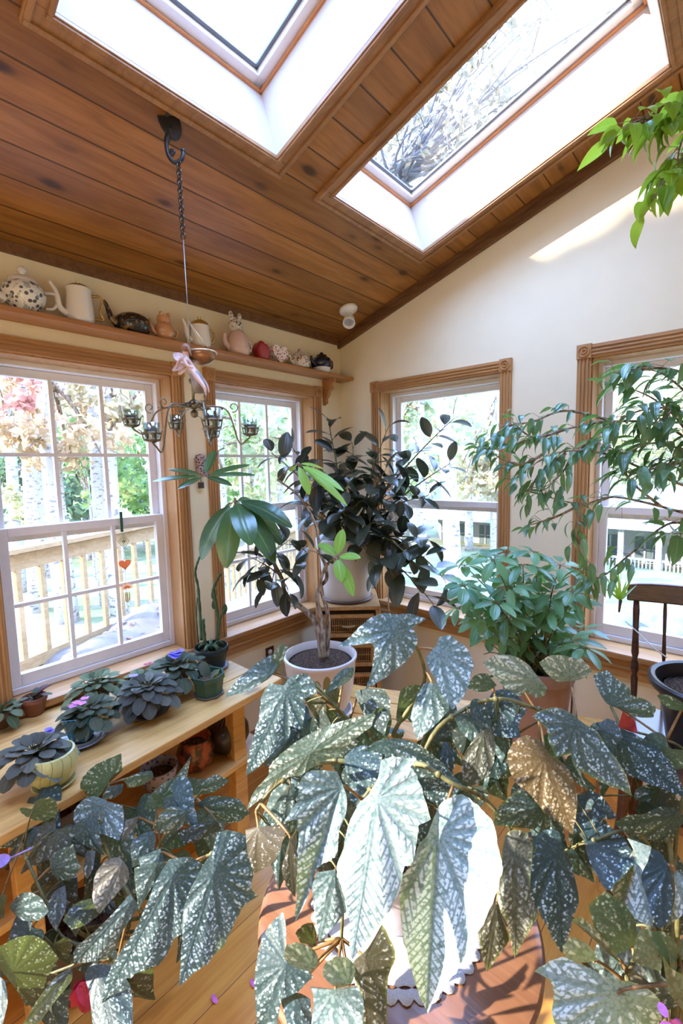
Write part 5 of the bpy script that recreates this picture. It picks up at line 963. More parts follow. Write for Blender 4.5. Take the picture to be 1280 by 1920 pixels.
# ------------------------------------------------------------------ begonias with big silver-spotted leaves
CR = {'A': (420, 1120, 2.6667), 'B': (800, 1180, 2.6667), 'C': (460, 1380, 2.56), 'D': (860, 1460, 3.0476), 'E': (0, 1400, 2.4615), 'G': (460, 1700, 4.2667)}
def bleaf(mb, crop, D0, D1, sd, org, tip, poly, tint, hue=0, edge=0, curl=.1, fold=.08, k=5):
    ox, oy, s = CR[crop]; X = lambda q: V((ox + q[0] / s, oy + q[1] / s, 0)); o = X(org); t = X(tip); ax_ = t - o; L2 = ax_.length_squared
    pr = V((-ax_.y, ax_.x, 0)); P_ = [X(q) for q in poly]
    if sum(P_[i - 1].x * P_[i].y - P_[i].x * P_[i - 1].y for i in range(len(P_))) > 0: P_ = P_[::-1]
    # smooth outline, corners kept at the long points; small teeth along the margin
    out = []
    n = len(P_)
    for i in range(n):
        p0, p1, p2, p3 = P_[i - 1], P_[i], P_[(i + 1) % n], P_[(i + 2) % n]
        def tan(a, b, c): 
            u, v = (b - a), (c - b)
            return V((0, 0, 0)) if u.length < 1e-6 or v.length < 1e-6 or u.normalized().dot(v.normalized()) < .6 else (c - a) * .5 * min(1, 2 * min(u.length, v.length) / (u.length + v.length))
        m0, m1 = tan(p0, p1, p2), tan(p1, p2, p3)
        for j in range(k):
            q = j / k; h = p1 * (2 * q ** 3 - 3 * q * q + 1) + m0 * (q ** 3 - 2 * q * q + q) + p2 * (-2 * q ** 3 + 3 * q * q) + m1 * (q ** 3 - q * q)
            if j in (1, 3): h = o + (h - o) * (1 + rnd(-.02, .03))
            out.append(h)
    Lw = math.sqrt(L2) / F * (D0 + D1) * .5 * 1.12; ph = rnd(0, 6)
    def place(p, f):
        d = p - o; a = d.dot(ax_) / L2; b = d.dot(pr) / L2; r = math.hypot(a, b); an = math.atan2(b, a)
        D = D0 + (D1 - D0) * a + sd * b + curl * a * a * .35 * Lw * 2 + fold * abs(b) * Lw * 1.6 + .013 * Lw * r * math.cos(an / .44 * 2 * PI) + .06 * Lw * r * r * math.sin(3 * an + ph)
        return at(p.x, p.y, D), (a * Lw, b * Lw)
    vs, uvs = [], []
    q, u = place(o, 0); vs.append(q); uvs.append(u)
    RG = (.1, .24, .4, .56, .72, .87, 1.0); m = len(out)
    for f in RG:
        for h in out: q, u = place(o + (h - o) * f, f); vs.append(q); uvs.append(u)
    fs = [(0, 1 + i, 1 + (i + 1) % m) for i in range(m)] + [(1 + r_ * m + i, 1 + (r_ + 1) * m + i, 1 + (r_ + 1) * m + (i + 1) % m, 1 + r_ * m + (i + 1) % m) for r_ in range(len(RG) - 1) for i in range(m)]
    mb.add(vs, fs, uvs, (tint, hue, edge + .01)); e_ = len(mb.c)
    if edge:
        for i in range(e_ - len(vs), e_): mb.c[i] = (tint, hue, .01)
        for i in range(e_ - m, e_): mb.c[i] = (tint, hue, edge)
    return vs[0]
def wing(mb, base, d, nrm, L, tint, hue=0, flip=1, droop=.6):       # a free-standing begonia leaf
    d = V(d).normalized(); nrm = V(nrm) - d * V(nrm).dot(d); nrm.normalize(); sd = d.cross(nrm)
    half = [(-.06, .05), (-.2, .14), (-.24, .28), (-.12, .42), (.08, .44), (.3, .36), (.55, .22), (.8, .09), (1, 0), (.8, -.06), (.55, -.16), (.3, -.26), (.1, -.31), (-.06, -.28), (-.13, -.18), (-.08, -.06)]
    P_ = [V((a, b * flip, 0)) for a, b in half]; out = spline(P_, 3, True); vs = [V(base)]; uvs = [(0, 0)]; m = len(out); RG = (.2, .45, .72, 1)
    for f in RG:
        for h in out:
            a, b = h.x * f, h.y * f; an = math.atan2(b, a); r = math.hypot(a, b); vs.append(V(base) + (d * a + sd * b - nrm * (droop * .5 * a * abs(a) + .25 * abs(b) - .03 * r * math.cos(an / .44 * 2 * PI))) * L); uvs.append((a * L, b * L))
    fs = [(0, 1 + i, 1 + (i + 1) % m) for i in range(m)] + [(1 + r_ * m + i, 1 + (r_ + 1) * m + i, 1 + (r_ + 1) * m + (i + 1) % m, 1 + r_ * m + (i + 1) % m) for r_ in range(3) for i in range(m)]
    if flip < 0: fs = [f[::-1] for f in fs]
    mb.add(vs, fs, uvs, (tint, hue, .01))
def begonia(root, leaves, canes, fillers, grp=None):
    sb = MB(); cp_ = []
    for pts, r in canes:
        P_ = spline(pts, 6); m = len(P_); sb.tube(P_, [r * (1.1 - .5 * i / m) for i in range(m)], 8); cp_ += P_
        for i in range(3, m - 1, 7): sb.ball(P_[i], r * 1.35, 8)
    fb_ = MB()
    for base, d, L, t, h, fl in fillers:
        wing(fb_, base, d, -_d + V((0, 0, .5)) + V(d) * .1, L, t, h, fl); q = min(cp_, key=lambda p: (p - V(base)).length); sb.tube(bez(base, (V(base) + q) / 2 + V((0, 0, .02)), q, 5), .002, 5)
    sb.build('canes', M['stem'], root); fb_.build('foliage', M['begonia'], root)
    for lf in leaves:
        mb = MB(); o = bleaf(mb, *lf); lo = mb.build('leaf', M['begonia'], root)
        q = min(cp_, key=lambda p: (p - o).length + (.15 if (p - CAM).length < (o - CAM).length else 0)); away = (o - CAM).normalized()
        pb = MB(); pb.tube(bez(o + away * .001, o + away * .035 + V((0, 0, .012)), q, 8), [.0022, .0022, .0024, .0025, .0026, .0028, .003, .0032, .0034], 7); pb.build('petiole', M['redstem'], lo)
def fill(n, x0, x1, y0, y1, D0, D1, L0, L1, t0, t1, hues):
    out = []
    for k in range(n):
        p = at(rnd(x0, x1), rnd(y0, y1), rnd(D0, D1)); an = rnd(-2.6, -.5); d = _r * math.cos(an) * .8 + V((0, 0, math.sin(an))) - _d * rnd(-.4, .6)
        out.append((p, d, rnd(L0, L1), rnd(t0, t1), random.choice(hues), random.choice((-1, 1))))
    return out
LA = [
 ('A', 1.05, .98, .02, (850, 165), (705, 460), [(570, 245), (640, 185), (720, 110), (790, 80), (860, 85), (930, 82), (1010, 108), (940, 155), (965, 200), (960, 250), (925, 300), (870, 350), (790, 410), (705, 460), (730, 390), (745, 320), (750, 250), (735, 228), (650, 240)], .55),
 ('A', 1.02, .94, -.03, (1080, 280), (1140, 560), [(1075, 200), (1060, 240), (1010, 300), (1020, 350), (1060, 420), (1100, 500), (1140, 560), (1200, 490), (1230, 400), (1245, 320), (1200, 240), (1160, 215), (1130, 190)], .72),
 ('A', 1.03, .97, .04, (1040, 440), (955, 712), [(1000, 430), (960, 500), (935, 590), (945, 650), (965, 712), (1030, 660), (1090, 600), (1125, 560), (1110, 490), (1060, 430)], .5),
 ('A', 1.10, 1.06, .03, (235, 385), (5, 500), [(5, 498), (60, 420), (150, 340), (210, 300), (240, 285), (260, 340), (235, 395), (170, 440), (100, 475)], .5),
 ('A', 1.12, 1.10, .0, (238, 370), (300, 235), [(240, 375), (235, 300), (285, 230), (320, 250), (290, 320), (262, 370)], .45),
 ('A', 1.05, .96, .05, (310, 465), (110, 885), [(110, 888), (125, 780), (150, 690), (175, 590), (190, 490), (230, 430), (300, 440), (330, 400), (400, 380), (430, 400), (468, 475), (420, 500), (395, 505), (405, 560), (400, 600), (385, 665), (330, 640), (325, 700), (250, 770), (170, 850)], .4),
 ('A', 1.12, 1.08, .0, (600, 390), (510, 475), [(508, 475), (550, 400), (600, 355), (650, 350), (640, 400), (590, 440)], .5),
 ('A', 1.12, 1.06, .02, (680, 470), (800, 690), [(648, 470), (720, 455), (800, 460), (830, 520), (825, 600), (800, 690), (740, 640), (690, 570)], .35, .15),
 ('A', 1.1, 1.06, .02, (870, 560), (900, 430), [(880, 470), (930, 440), (985, 440), (970, 520), (920, 600), (870, 640), (860, 600)], .35, .3),
 ('A', 1.14, 1.1, .0, (1120, 740), (1140, 860), [(1060, 740), (1110, 720), (1150, 790), (1150, 860), (1090, 840)], .35, .2),
 ('A', .93, .90, .02, (430, 780), (752, 578), [(115, 1062), (150, 970), (220, 890), (230, 840), (300, 770), (380, 710), (500, 650), (620, 610), (752, 578), (740, 640), (690, 680), (640, 720), (600, 760), (590, 800), (520, 810), (440, 850), (380, 890), (300, 900), (250, 920), (200, 990)], .62),
 ('A', .99, .96, .02, (330, 930), (200, 1160), [(200, 1170), (230, 1070), (290, 990), (350, 930), (350, 1040), (300, 1110), (250, 1150)], .4, .1),
 ('A', 1.0, .97, -.03, (800, 720), (1080, 1020), [(700, 770), (760, 720), (860, 705), (960, 730), (1060, 800), (1130, 870), (1200, 950), (1130, 1010), (1060, 1040), (1010, 1000), (960, 900), (860, 820), (760, 800)], .38, 0),
 ('A', .99, .94, -.02, (620, 800), (720, 960), [(600, 800), (640, 760), (700, 740), (790, 770), (780, 850), (740, 960), (660, 930), (610, 870)], .38),
 ('C', .86, .72, .03, (462, 245), (240, 885), [(440, 170), (330, 165), (280, 190), (250, 240), (275, 275), (180, 415), (250, 400), (255, 480), (250, 600), (245, 740), (240, 885), (300, 770), (330, 650), (400, 600), (440, 560), (450, 450), (480, 380), (485, 290)], .66, 0, .1, .1, -.14),
 ('C', .88, .80, .0, (430, 650), (355, 985), [(345, 655), (320, 720), (330, 830), (345, 920), (355, 985), (420, 920), (470, 860), (485, 830), (450, 700), (430, 640)], .6),
 ('C', .84, .66, .02, (632, 300), (512, 1070), [(590, 280), (540, 330), (490, 440), (470, 540), (440, 620), (450, 700), (490, 830), (500, 940), (500, 1020), (515, 1072), (560, 1010), (640, 900), (720, 780), (760, 640), (805, 600), (820, 520), (830, 430), (890, 400), (850, 270), (820, 180), (790, 150), (820, 110), (720, 100), (650, 115), (635, 200)], .98, 0, .3),
 ('C', .87, .69, -.03, (920, 475), (870, 1315), [(900, 400), (940, 320), (1000, 290), (1040, 280), (1130, 350), (1190, 420), (1215, 540), (1235, 640), (1200, 760), (1160, 860), (1110, 960), (1040, 1080), (960, 1200), (870, 1318), (830, 1230), (790, 1100), (755, 950), (740, 800), (750, 680), (800, 610), (830, 520), (870, 480)], .86, .0, .5, .1, -.24),
 ('D', .90, .82, -.02, (215, 720), (160, 1105), [(160, 770), (115, 880), (130, 1000), (160, 1105), (220, 1020), (290, 920), (280, 870), (240, 790), (215, 700)], .4, .55, .8),
 ('D', .92, .82, -.02, (320, 420), (320, 1025), [(250, 400), (240, 520), (220, 680), (240, 760), (280, 840), (300, 960), (320, 1028), (350, 960), (400, 880), (455, 770), (400, 680), (410, 560), (420, 400), (390, 310), (320, 290), (270, 320)], .6, .5, .9),
 ('D', .88, .80, -.03, (562, 430), (588, 1000), [(420, 450), (405, 660), (465, 770), (520, 880), (588, 1000), (630, 880), (650, 800), (685, 700), (660, 560), (620, 460), (595, 380), (570, 300), (500, 290), (420, 340), (440, 420)], .26),
 ('B', 1.0, .92, -.02, (590, 640), (725, 1025), [(560, 560), (500, 530), (440, 560), (400, 640), (440, 760), (530, 840), (590, 920), (660, 970), (725, 1025), (745, 940), (750, 830), (720, 720), (670, 660), (630, 640)], .5, .85),
 ('B', 1.04, .95, -.02, (742, 478), (1022, 832), [(720, 420), (640, 390), (560, 410), (525, 435), (600, 500), (610, 570), (650, 635), (720, 620), (740, 690), (800, 725), (880, 770), (960, 800), (1022, 832), (1000, 740), (940, 640), (900, 590), (850, 510), (790, 475)], .42, .1, 1),
 ('B', 1.18, 1.14, .02, (540, 255), (285, 165), [(280, 165), (340, 130), (420, 130), (500, 170), (550, 230), (600, 290), (590, 330), (540, 345), (520, 320), (440, 330), (380, 280), (330, 230)], .92),
 ('B', 1.24, 1.2, .02, (715, 250), (565, 165), [(560, 165), (620, 130), (700, 135), (790, 165), (830, 210), (770, 250), (710, 258), (650, 260), (590, 210)], .9),
 ('B', 1.12, 1.06, .0, (340, 330), (470, 540), [(285, 400), (330, 310), (400, 300), (470, 350), (500, 410), (460, 470), (470, 540), (340, 540), (310, 470)], .38),
 ('B', 1.1, 1.08, .0, (330, 285), (230, 240), [(200, 290), (240, 230), (300, 220), (350, 280), (300, 310), (240, 310)], .4),
 ('B', 1.06, 1.0, .0, (285, 520), (225, 785), [(180, 640), (250, 530), (310, 490), (340, 560), (330, 680), (280, 750), (225, 785), (180, 760)], .55, .45),
 ('B', 1.1, 1.04, .0, (350, 600), (320, 800), [(330, 590), (400, 570), (405, 680), (350, 760), (300, 800), (320, 700)], .3),
 ('B', .98, .95, .0, (565, 890), (335, 980), [(330, 980), (350, 900), (430, 820), (500, 805), (570, 860), (585, 940), (540, 1000), (440, 990)], .42, .05, 1),
 ('B', 1.08, 1.04, .0, (690, 660), (840, 800), [(680, 660), (730, 680), (790, 740), (850, 795), (820, 810), (740, 760)], .45),
 ('B', 1.1, 1.02, .0, (790, 840), (900, 930), [(750, 830), (810, 800), (880, 840), (950, 940), (900, 950), (820, 900), (760, 920)], .3, .1),
 ('C', .95, .90, .0, (60, 440), (140, 600), [(0, 450), (40, 440), (210, 420), (180, 500), (140, 600), (40, 660), (10, 560)], .1, .55),
 ('C', .9, .86, .0, (215, 490), (230, 770), [(245, 450), (205, 540), (175, 640), (200, 720), (240, 775), (245, 620)], .15, .45),
 ('G', .83, .78, .03, (330, 460), (150, 940), [(300, 45), (320, 130), (325, 250), (300, 330), (340, 440), (500, 510), (540, 560), (480, 620), (400, 690), (290, 740), (250, 940), (95, 1000), (75, 700), (80, 500), (120, 300), (180, 160)], .32),
 ('G', .81, .79, .0, (540, 490), (320, 330), [(430, 290), (530, 330), (580, 410), (560, 500), (500, 515), (380, 480), (310, 400), (330, 300)], .8, 0, .5),
 ('G', .80, .78, .0, (830, 630), (650, 480), [(620, 540), (640, 450), (740, 400), (830, 420), (880, 500), (850, 610), (740, 650), (660, 600)], .85, 0, .5),
 ('G', .79, .72, .0, (720, 660), (730, 1000), [(520, 640), (545, 760), (520, 1000), (930, 1000), (945, 760), (890, 630), (760, 650), (640, 660)], .7),
 ('G', .84, .78, .0, (960, 430), (1000, 1000), [(1090, 140), (1190, 340), (1190, 440), (1140, 560), (1130, 1000), (930, 1000), (945, 760), (880, 600), (860, 450), (980, 330)], .25, .5, 1),
 ('G', .82, .76, .0, (400, 690), (430, 1000), [(280, 740), (420, 690), (520, 740), (540, 1000), (350, 1000)], .3),
 ('G', .87, .85, .0, (560, 310), (420, 200), [(400, 210), (470, 140), (540, 130), (570, 220), (550, 310), (440, 290)], .2, .5)]
HC = V((TC.x, TC.y, .552))
root = thing('begonia_plant', 'huge silver spotted begonia with drooping pointed leaves on the round table', 'potted plant', HC)
mb = MB(); pot_lathe(mb, HC + V((0, 0, .001)), .105, .078, .17); mb.build('pot', plain('pale_lilac_pot', (.50, .46, .52), .4), root, auto=.6); soil_at(HC, .09, .135, root)
S0 = HC + V((0, 0, .13)); random.seed(21)
canes = [([S0, at(720, 1430, 1.08), at(690, 1370, 1.09), at(655, 1350, 1.1), at(592, 1287, 1.08)], .0055), ([S0 + V((.01, 0, 0)), at(750, 1400, 1.1), at(740, 1370, 1.1), at(795, 1280, 1.09), at(782, 1215, 1.07)], .006),
         ([S0 + V((.02, .01, 0)), at(800, 1400, 1.06), at(870, 1330, 1.1), at(940, 1310, 1.1), at(1010, 1330, 1.1), at(1080, 1345, 1.08)], .0055), ([S0 + V((.02, -.02, 0)), at(770, 1440, 1.0), at(850, 1470, .95), at(910, 1500, .97), at(960, 1560, .97)], .006),
         ([S0 + V((-.02, -.02, 0)), at(680, 1450, 1.0), at(600, 1430, 1.0), at(520, 1470, 1.0), at(480, 1520, .98)], .006), ([S0 + V((0, -.03, 0)), at(720, 1480, .95), at(680, 1500, .92), at(650, 1600, .9), at(640, 1760, .87)], .005), ([S0, at(790, 1400, 1.1), at(830, 1330, 1.12), at(880, 1280, 1.15), at(960, 1260, 1.2)], .005)]
fil = []
for k in range(34):
    a = rnd(0, 2 * PI); q = S0 + V((math.cos(a) * rnd(.04, .17), math.sin(a) * rnd(.04, .17), rnd(.0, .2))) - _d * -.10
    fil.append((q, (math.cos(a) * .8, math.sin(a) * .8, rnd(-1.0, -.2)), rnd(.12, .17), rnd(.15, .5), random.choice((0, 0, .2, .6)), random.choice((-1, 1))))
fil = fil[:12] + fill(30, 500, 1010, 1290, 1500, 1.06, 1.2, .11, .17, .2, .55, (0, 0, .2, .5)) + fill(8, 520, 680, 1480, 1640, .95, 1.0, .1, .14, .2, .5, (0, .4))
begonia(root, LA, canes, fil)
# begonia at the lower left, standing on the floor
LE = [
 ('E', 1.28, 1.24, .0, (505, 165), (562, 30), [(560, 30), (565, 110), (520, 130), (480, 200), (440, 250), (390, 240), (370, 170), (420, 100), (490, 60)], .35),
 ('E', 1.22, 1.15, .0, (470, 272), (552, 432), [(440, 230), (390, 240), (340, 300), (345, 360), (430, 390), (490, 410), (552, 432), (572, 340), (565, 270), (510, 255)], .62),
 ('E', 1.24, 1.22, .0, (715, 260), (880, 45), [(880, 45), (870, 100), (850, 180), (800, 250), (740, 285), (660, 290), (690, 230), (740, 180), (820, 130)], .48),
 ('E', 1.25, 1.22, .0, (880, 200), (1060, 155), [(865, 140), (940, 150), (1000, 130), (1060, 155), (990, 210), (920, 220), (870, 230), (860, 180)], .42, .1),
 ('E', 1.2, 1.17, .0, (915, 275), (1150, 310), [(905, 270), (960, 230), (1040, 230), (1110, 250), (1150, 310), (1100, 345), (1040, 350), (980, 320)], .3),
 ('E', 1.16, 1.12, .0, (870, 300), (710, 380), [(710, 370), (750, 300), (800, 275), (880, 290), (850, 360), (790, 400), (720, 400)], .55),
 ('E', .98, .86, -.02, (985, 590), (825, 1108), [(930, 560), (980, 480), (1000, 400), (1060, 385), (1180, 430), (1130, 470), (1165, 560), (1160, 650), (1190, 690), (1120, 740), (1080, 820), (1020, 930), (940, 1010), (825, 1108), (840, 900), (840, 800), (860, 700)], .42, 0, .3),
 ('E', 1.0, .86, .02, (800, 590), (470, 1185), [(720, 620), (780, 520), (880, 510), (960, 560), (960, 640), (870, 720), (840, 860), (800, 890), (770, 960), (720, 1010), (640, 1040), (560, 1090), (470, 1185), (500, 1050), (560, 940), (620, 850), (670, 740)], .38),
 ('E', 1.03, .95, .02, (610, 710), (340, 1000), [(340, 1000), (350, 930), (430, 860), (520, 770), (600, 680), (640, 740), (560, 860), (520, 960), (440, 990)], .5),
 ('E', 1.02, .99, .0, (720, 555), (640, 755), [(620, 560), (690, 540), (760, 530), (760, 580), (700, 650), (640, 755), (625, 650)], .3, .05, .4),
 ('E', .96, .86, .0, (450, 1030), (520, 1300), [(390, 1050), (430, 1000), (520, 1020), (600, 1100), (615, 1300), (430, 1300), (410, 1130)], .25, .05),
 ('E', .93, .98, .0, (60, 1040), (150, 1200), [(0, 920), (80, 880), (150, 870), (220, 910), (270, 980), (220, 1060), (180, 1180), (120, 1200), (60, 1100), (0, 1020)], .2, .15),
 ('E', .94, .86, .0, (320, 1040), (100, 1290), [(100, 1290), (180, 1160), (260, 1060), (330, 1020), (330, 1080), (250, 1180), (170, 1290)], .4, .35, 1),
 ('E', 1.06, 1.0, .0, (50, 750), (225, 760), [(40, 740), (80, 690), (130, 670), (190, 700), (225, 760), (180, 800), (100, 800)], .4),
 ('E', 1.12, 1.08, .0, (240, 560), (370, 580), [(230, 550), (250, 490), (340, 450), (350, 500), (375, 560), (320, 620), (260, 610)], .45),
 ('E', 1.08, 1.0, .0, (560, 540), (460, 770), [(430, 640), (450, 570), (500, 520), (550, 510), (590, 560), (590, 620), (520, 700), (460, 770), (430, 720)], .85, .75),
 ('E', 1.12, 1.08, .0, (420, 490), (405, 610), [(390, 530), (400, 480), (440, 480), (430, 560), (405, 610), (385, 580)], .4, .4),
 ('E', 1.06, 1.0, .0, (440, 720), (290, 820), [(290, 800), (340, 730), (420, 700), (460, 770), (400, 820), (330, 845)], .3, .1, .5),
 ('E', 1.08, 1.02, .0, (280, 660), (260, 850), [(220, 730), (250, 670), (300, 640), (305, 740), (260, 850), (225, 800)], .45, .35),
 ('E', 1.2, 1.16, .0, (130, 400), (0, 430), [(-20, 410), (60, 380), (150, 375), (150, 420), (90, 460), (-20, 470)], .4),
 ('E', 1.1, 1.06, .0, (700, 410), (620, 555), [(605, 450), (660, 400), (710, 390), (720, 430), (700, 520), (610, 560)], .42),
 ('E', 1.08, 1.05, .0, (740, 490), (690, 600), [(640, 510), (740, 470), (760, 540), (700, 600), (650, 580)], .4),
 ('E', 1.24, 1.2, .0, (560, 190), (470, 240), [(470, 240), (490, 190), (570, 170), (560, 210), (520, 240)], .3, .1),
 ('E', 1.25, 1.22, .0, (700, 130), (575, 160), [(570, 150), (640, 120), (700, 110), (710, 140), (650, 180), (590, 190)], .35),
 ('E', 1.16, 1.12, .0, (1000, 350), (830, 430), [(820, 400), (900, 360), (1000, 340), (1020, 380), (900, 440), (840, 440)], .3, .2),
 ('E', 1.18, 1.14, .0, (630, 330), (560, 440), [(560, 440), (580, 340), (640, 320), (620, 380)], .6, .7),
 ('E', 1.1, 1.06, .0, (0, 720), (30, 690), [(-30, 700), (0, 690), (30, 680), (20, 790), (-10, 800)], .35), ('E', .95, .9, .0, (10, 1100), (30, 1280), [(-30, 1050), (20, 1080), (35, 1180), (10, 1290), (-30, 1290)], .4, 0)]
BP = on(2, .005, 150, 1830)
root = thing('begonia_plant', 'teal green begonia with white spots standing on the floor at the lower left', 'potted plant', BP)
mb = MB(); pot_lathe(mb, BP, .12, .09, .2); mb.build('pot', plain('dark_brown_floor_pot', (.10, .05, .03), .7), root, auto=.6); soil_at(BP, .105, .162, root)
S1 = BP + V((0, 0, .16))
canes = [([S1, at(310, 1740, 1.2), at(290, 1660, 1.18), at(300, 1580, 1.2), at(350, 1520, 1.2), at(380, 1480, 1.22)], .005), ([S1, at(290, 1760, 1.15), at(250, 1690, 1.12), at(210, 1620, 1.16), at(190, 1540, 1.2), at(205, 1470, 1.26)], .005),
         ([S1, at(330, 1700, 1.12), at(370, 1620, 1.08), at(400, 1600, 1.05)], .005), ([S1, at(200, 1780, 1.1), at(120, 1760, 1.08), at(90, 1700, 1.1), at(50, 1610, 1.14), at(40, 1580, 1.18)], .0045), ([S1, at(240, 1800, 1.05), at(170, 1800, 1.0), at(60, 1840, 1.0)], .0045)]
fil = []
for k in range(22):
    a = rnd(0, 2 * PI); q = S1 + V((math.cos(a) * rnd(.04, .2), math.sin(a) * rnd(.04, .2), rnd(.05, .33))) + _d * .06
    fil.append((q, (math.cos(a) * .8, math.sin(a) * .8, rnd(-.8, .0)), rnd(.08, .12), rnd(.2, .45), random.choice((0, .1, .3)), random.choice((-1, 1))))
fil = fil[:6] + fill(40, 30, 440, 1490, 1740, 1.14, 1.3, .08, .13, .2, .5, (0, 0, .1, .3)) + fill(10, 40, 250, 1720, 1860, 1.0, 1.1, .09, .13, .2, .4, (0, .2))
begonia(root, LE, canes, fil)
mb = MB(); c = at(150, 1870, .98)
for k in range(7): mb.leaf(c + V((0, 0, .03)) + rdir() * .008, V((rnd(-.5, .5), rnd(-.5, .5), -1)), CAM - c, .075, .035, 'round', .4, .3, (.5, 0, .1), 5)
o = mb.build('flowers', M['magenta'], root); o['label'] = 'hanging magenta flower'
mb = MB(); c = at(20, 1608, 1.12); mb.leaf(c, at(0, 1615, 1.1) - c, CAM - c, .05, .03, 'oval', .2, .2); mb.tube([c, at(60, 1590, 1.12)], .002, 5); mb.build('bract', M['lavender'], root)
# begonia at the lower right
LD = [
 ('D', .97, .86, -.03, (732, 378), (840, 640), [(700, 300), (650, 260), (680, 200), (760, 180), (830, 200), (815, 265), (860, 270), (950, 350), (990, 430), (990, 500), (900, 590), (860, 640), (820, 610), (780, 530), (740, 460)], .25),
 ('D', .95, .84, .0, (1000, 400), (1110, 860), [(960, 340), (1000, 420), (990, 500), (890, 600), (880, 660), (980, 780), (1110, 860), (1100, 760), (1060, 640), (1040, 560), (1080, 470), (1100, 390)], .85, .1, .4),
 ('D', .84, .76, .0, (1195, 500), (1150, 860), [(1080, 470), (1045, 560), (1070, 650), (1100, 780), (1150, 860), (1200, 800), (1225, 680), (1215, 560), (1200, 500), (1150, 420), (1100, 400)], .15),
 ('D', .86, .78, .0, (1220, 510), (1190, 850), [(1210, 510), (1235, 620), (1225, 720), (1180, 850), (1290, 760), (1300, 560)], .8),
 ('D', 1.0, .96, .0, (1235, 215), (895, 265), [(890, 260), (960, 210), (1060, 200), (1150, 160), (1250, 180), (1300, 240), (1200, 330), (1120, 350), (1000, 330)], .3),
 ('D', 1.06, 1.02, .0, (1160, 70), (1020, 130), [(1010, 60), (1100, 30), (1190, 60), (1150, 130), (1060, 140), (1000, 110)], .35),
 ('B', 1.1, 1.0, .0, (965, 530), (1275, 830), [(930, 480), (960, 640), (1000, 720), (1080, 760), (1160, 790), (1285, 840), (1250, 720), (1180, 620), (1100, 560), (1030, 520)], .22),
 ('B', 1.2, 1.14, .0, (925, 382), (1140, 440), [(905, 375), (860, 310), (830, 230), (900, 200), (960, 260), (1010, 290), (1020, 330), (1090, 350), (1145, 390), (1130, 440), (1060, 440), (980, 400)], .38, .1, .4),
 ('B', 1.08, 1.04, .0, (880, 500), (960, 560), [(860, 470), (900, 445), (950, 470), (980, 540), (930, 600), (880, 540)], .25, .2),
 ('B', 1.1, 1.06, .0, (1280, 400), (1160, 330), [(1150, 330), (1200, 325), (1270, 360), (1310, 400), (1280, 410), (1200, 390)], .3),
 ('D', .70, .64, .12, (900, 1230), (430, 1100), [(430, 1100), (540, 1035), (600, 1020), (700, 1060), (800, 1110), (900, 1150), (980, 1160), (1080, 1200), (1150, 1280), (1140, 1420), (560, 1420), (530, 1350), (545, 1230), (530, 1160)], .85, .0, .9),
 ('D', .74, .7, .0, (770, 1045), (600, 930), [(590, 960), (640, 900), (740, 950), (795, 1040), (700, 1050), (610, 1020)], .8, 0, .4),
 ('D', .78, .72, .0, (985, 960), (750, 720), [(740, 720), (830, 640), (920, 700), (1000, 790), (1025, 940), (960, 980), (900, 1010), (820, 960), (780, 870), (760, 800)], .35, 0, .6),
 ('D', .76, .72, .0, (920, 1050), (650, 810), [(645, 810), (700, 790), (800, 880), (940, 1070), (820, 970), (740, 880)], .7, .3, 1),
 ('D', .74, .68, .0, (1140, 1010), (1050, 870), [(1030, 860), (1090, 860), (1130, 930), (1160, 1000), (1150, 1100), (1050, 1070), (990, 1040), (1000, 970)], .55, 0, .5),
 ('D', .72, .66, .0, (1250, 1000), (1110, 870), [(1100, 870), (1180, 880), (1240, 940), (1300, 1060), (1300, 1180), (1190, 1050)], .35),
 ('D', .66, .60, .0, (1240, 1260), (1165, 1010), [(1165, 1010), (1210, 1080), (1300, 1130), (1300, 1340), (1200, 1220)], .6, .25, 1),
 ('D', .66, .62, .0, (1220, 1150), (1130, 870), [(1100, 870), (1160, 880), (1190, 960), (1200, 1100), (1150, 1010)], .2)]
RP_ = V((1.98, -1.26, .005))
root = thing('begonia_plant', 'dark and pale spotted begonia reaching in from the lower right edge', 'potted plant', RP_)
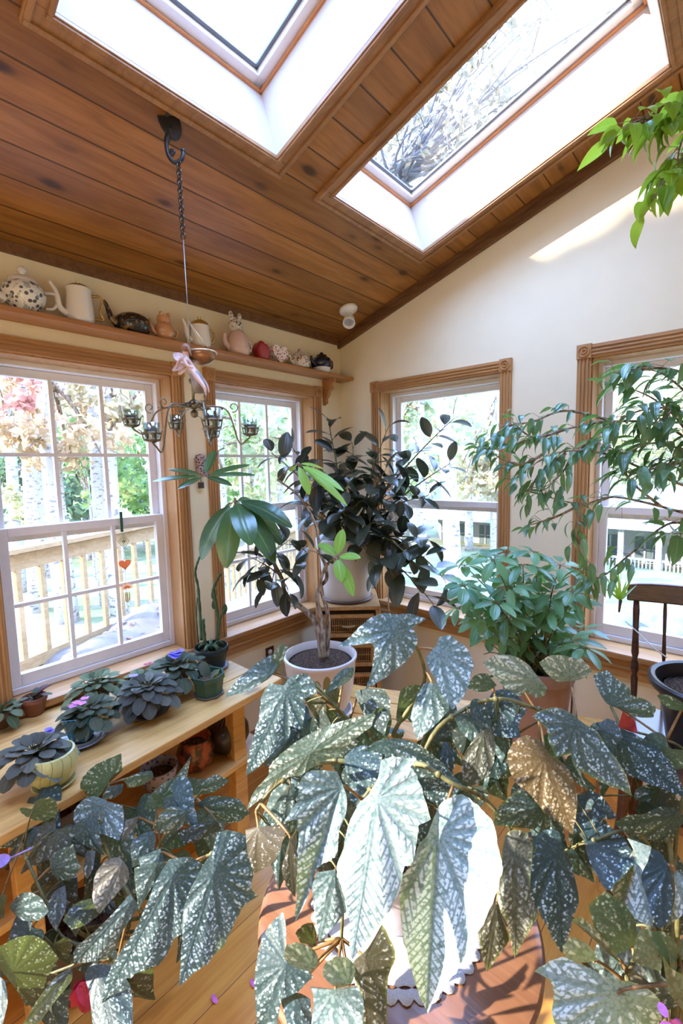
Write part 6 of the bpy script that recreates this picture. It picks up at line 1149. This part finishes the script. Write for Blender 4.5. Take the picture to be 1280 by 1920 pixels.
mb = MB(); pot_lathe(mb, RP_, .14, .10, .30); mb.build('pot', plain('mauve_plastic_pot', (.30, .22, .20), .5), root, auto=.6); soil_at(RP_, .122, .262, root)
S2 = RP_ + V((0, 0, .26))
canes = [([S2, at(1260, 1640, 1.0), at(1240, 1560, 1.03), at(1200, 1480, 1.08), at(1170, 1380, 1.12), at(1145, 1325, 1.2)], .0055), ([S2, at(1230, 1640, .98), at(1180, 1560, .99), at(1105, 1580, .98)], .005), ([S2, at(1265, 1600, 1.04), at(1290, 1450, 1.1), at(1275, 1400, 1.12), at(1190, 1372, 1.12)], .0045),
         ([S2, at(1270, 1700, .86), at(1265, 1640, .86)], .005), ([S2, at(1230, 1760, .85), at(1195, 1790, .79), at(1170, 1840, .76)], .005), ([S2, at(1290, 1760, .8), at(1280, 1800, .74), at(1262, 1850, .68)], .005)]
fil = []
for k in range(16):
    a = rnd(0, 2 * PI); q = S2 + V((math.cos(a) * rnd(.04, .16), math.sin(a) * rnd(.04, .16), rnd(.05, .3))) + _d * .08
    fil.append((q, (math.cos(a) * .8, math.sin(a) * .8, rnd(-.8, -.1)), rnd(.1, .14), rnd(.2, .5), random.choice((0, .1)), random.choice((-1, 1))))
fil = fil[:6] + fill(26, 1020, 1290, 1370, 1720, 1.0, 1.2, .09, .15, .15, .45, (0, 0, .2)) + fill(6, 1130, 1290, 1720, 1860, .8, .9, .08, .12, .3, .6, (0, .1))
begonia(root, LD, canes, fil)
mb = MB(); c = at(1177, 1372, 1.11); fs_ = [at(1167, 1334, 1.1), at(1158, 1364, 1.1), at(1196, 1375, 1.1), at(1190, 1352, 1.12)]; mb.add(fs_ + [c + V((0, .004, 0))], [(0, 1, 4), (1, 2, 4), (2, 3, 4), (3, 0, 4)]); o = mb.build('folded_leaf', plain('red_leaf_underside', (.36, .03, .03), .5, var=.2), root); o['label'] = 'folded leaf showing its red underside'
mb = MB(); c = at(1262, 1915, .62)
for k in range(6): mb.leaf(c + rdir() * .008, rdir() + V((0, 0, -.4)), CAM - c, .018, .012, 'round', .3, .2, (.5, 0, .1), 4)
mb.build('flowers', M['pink'], root)
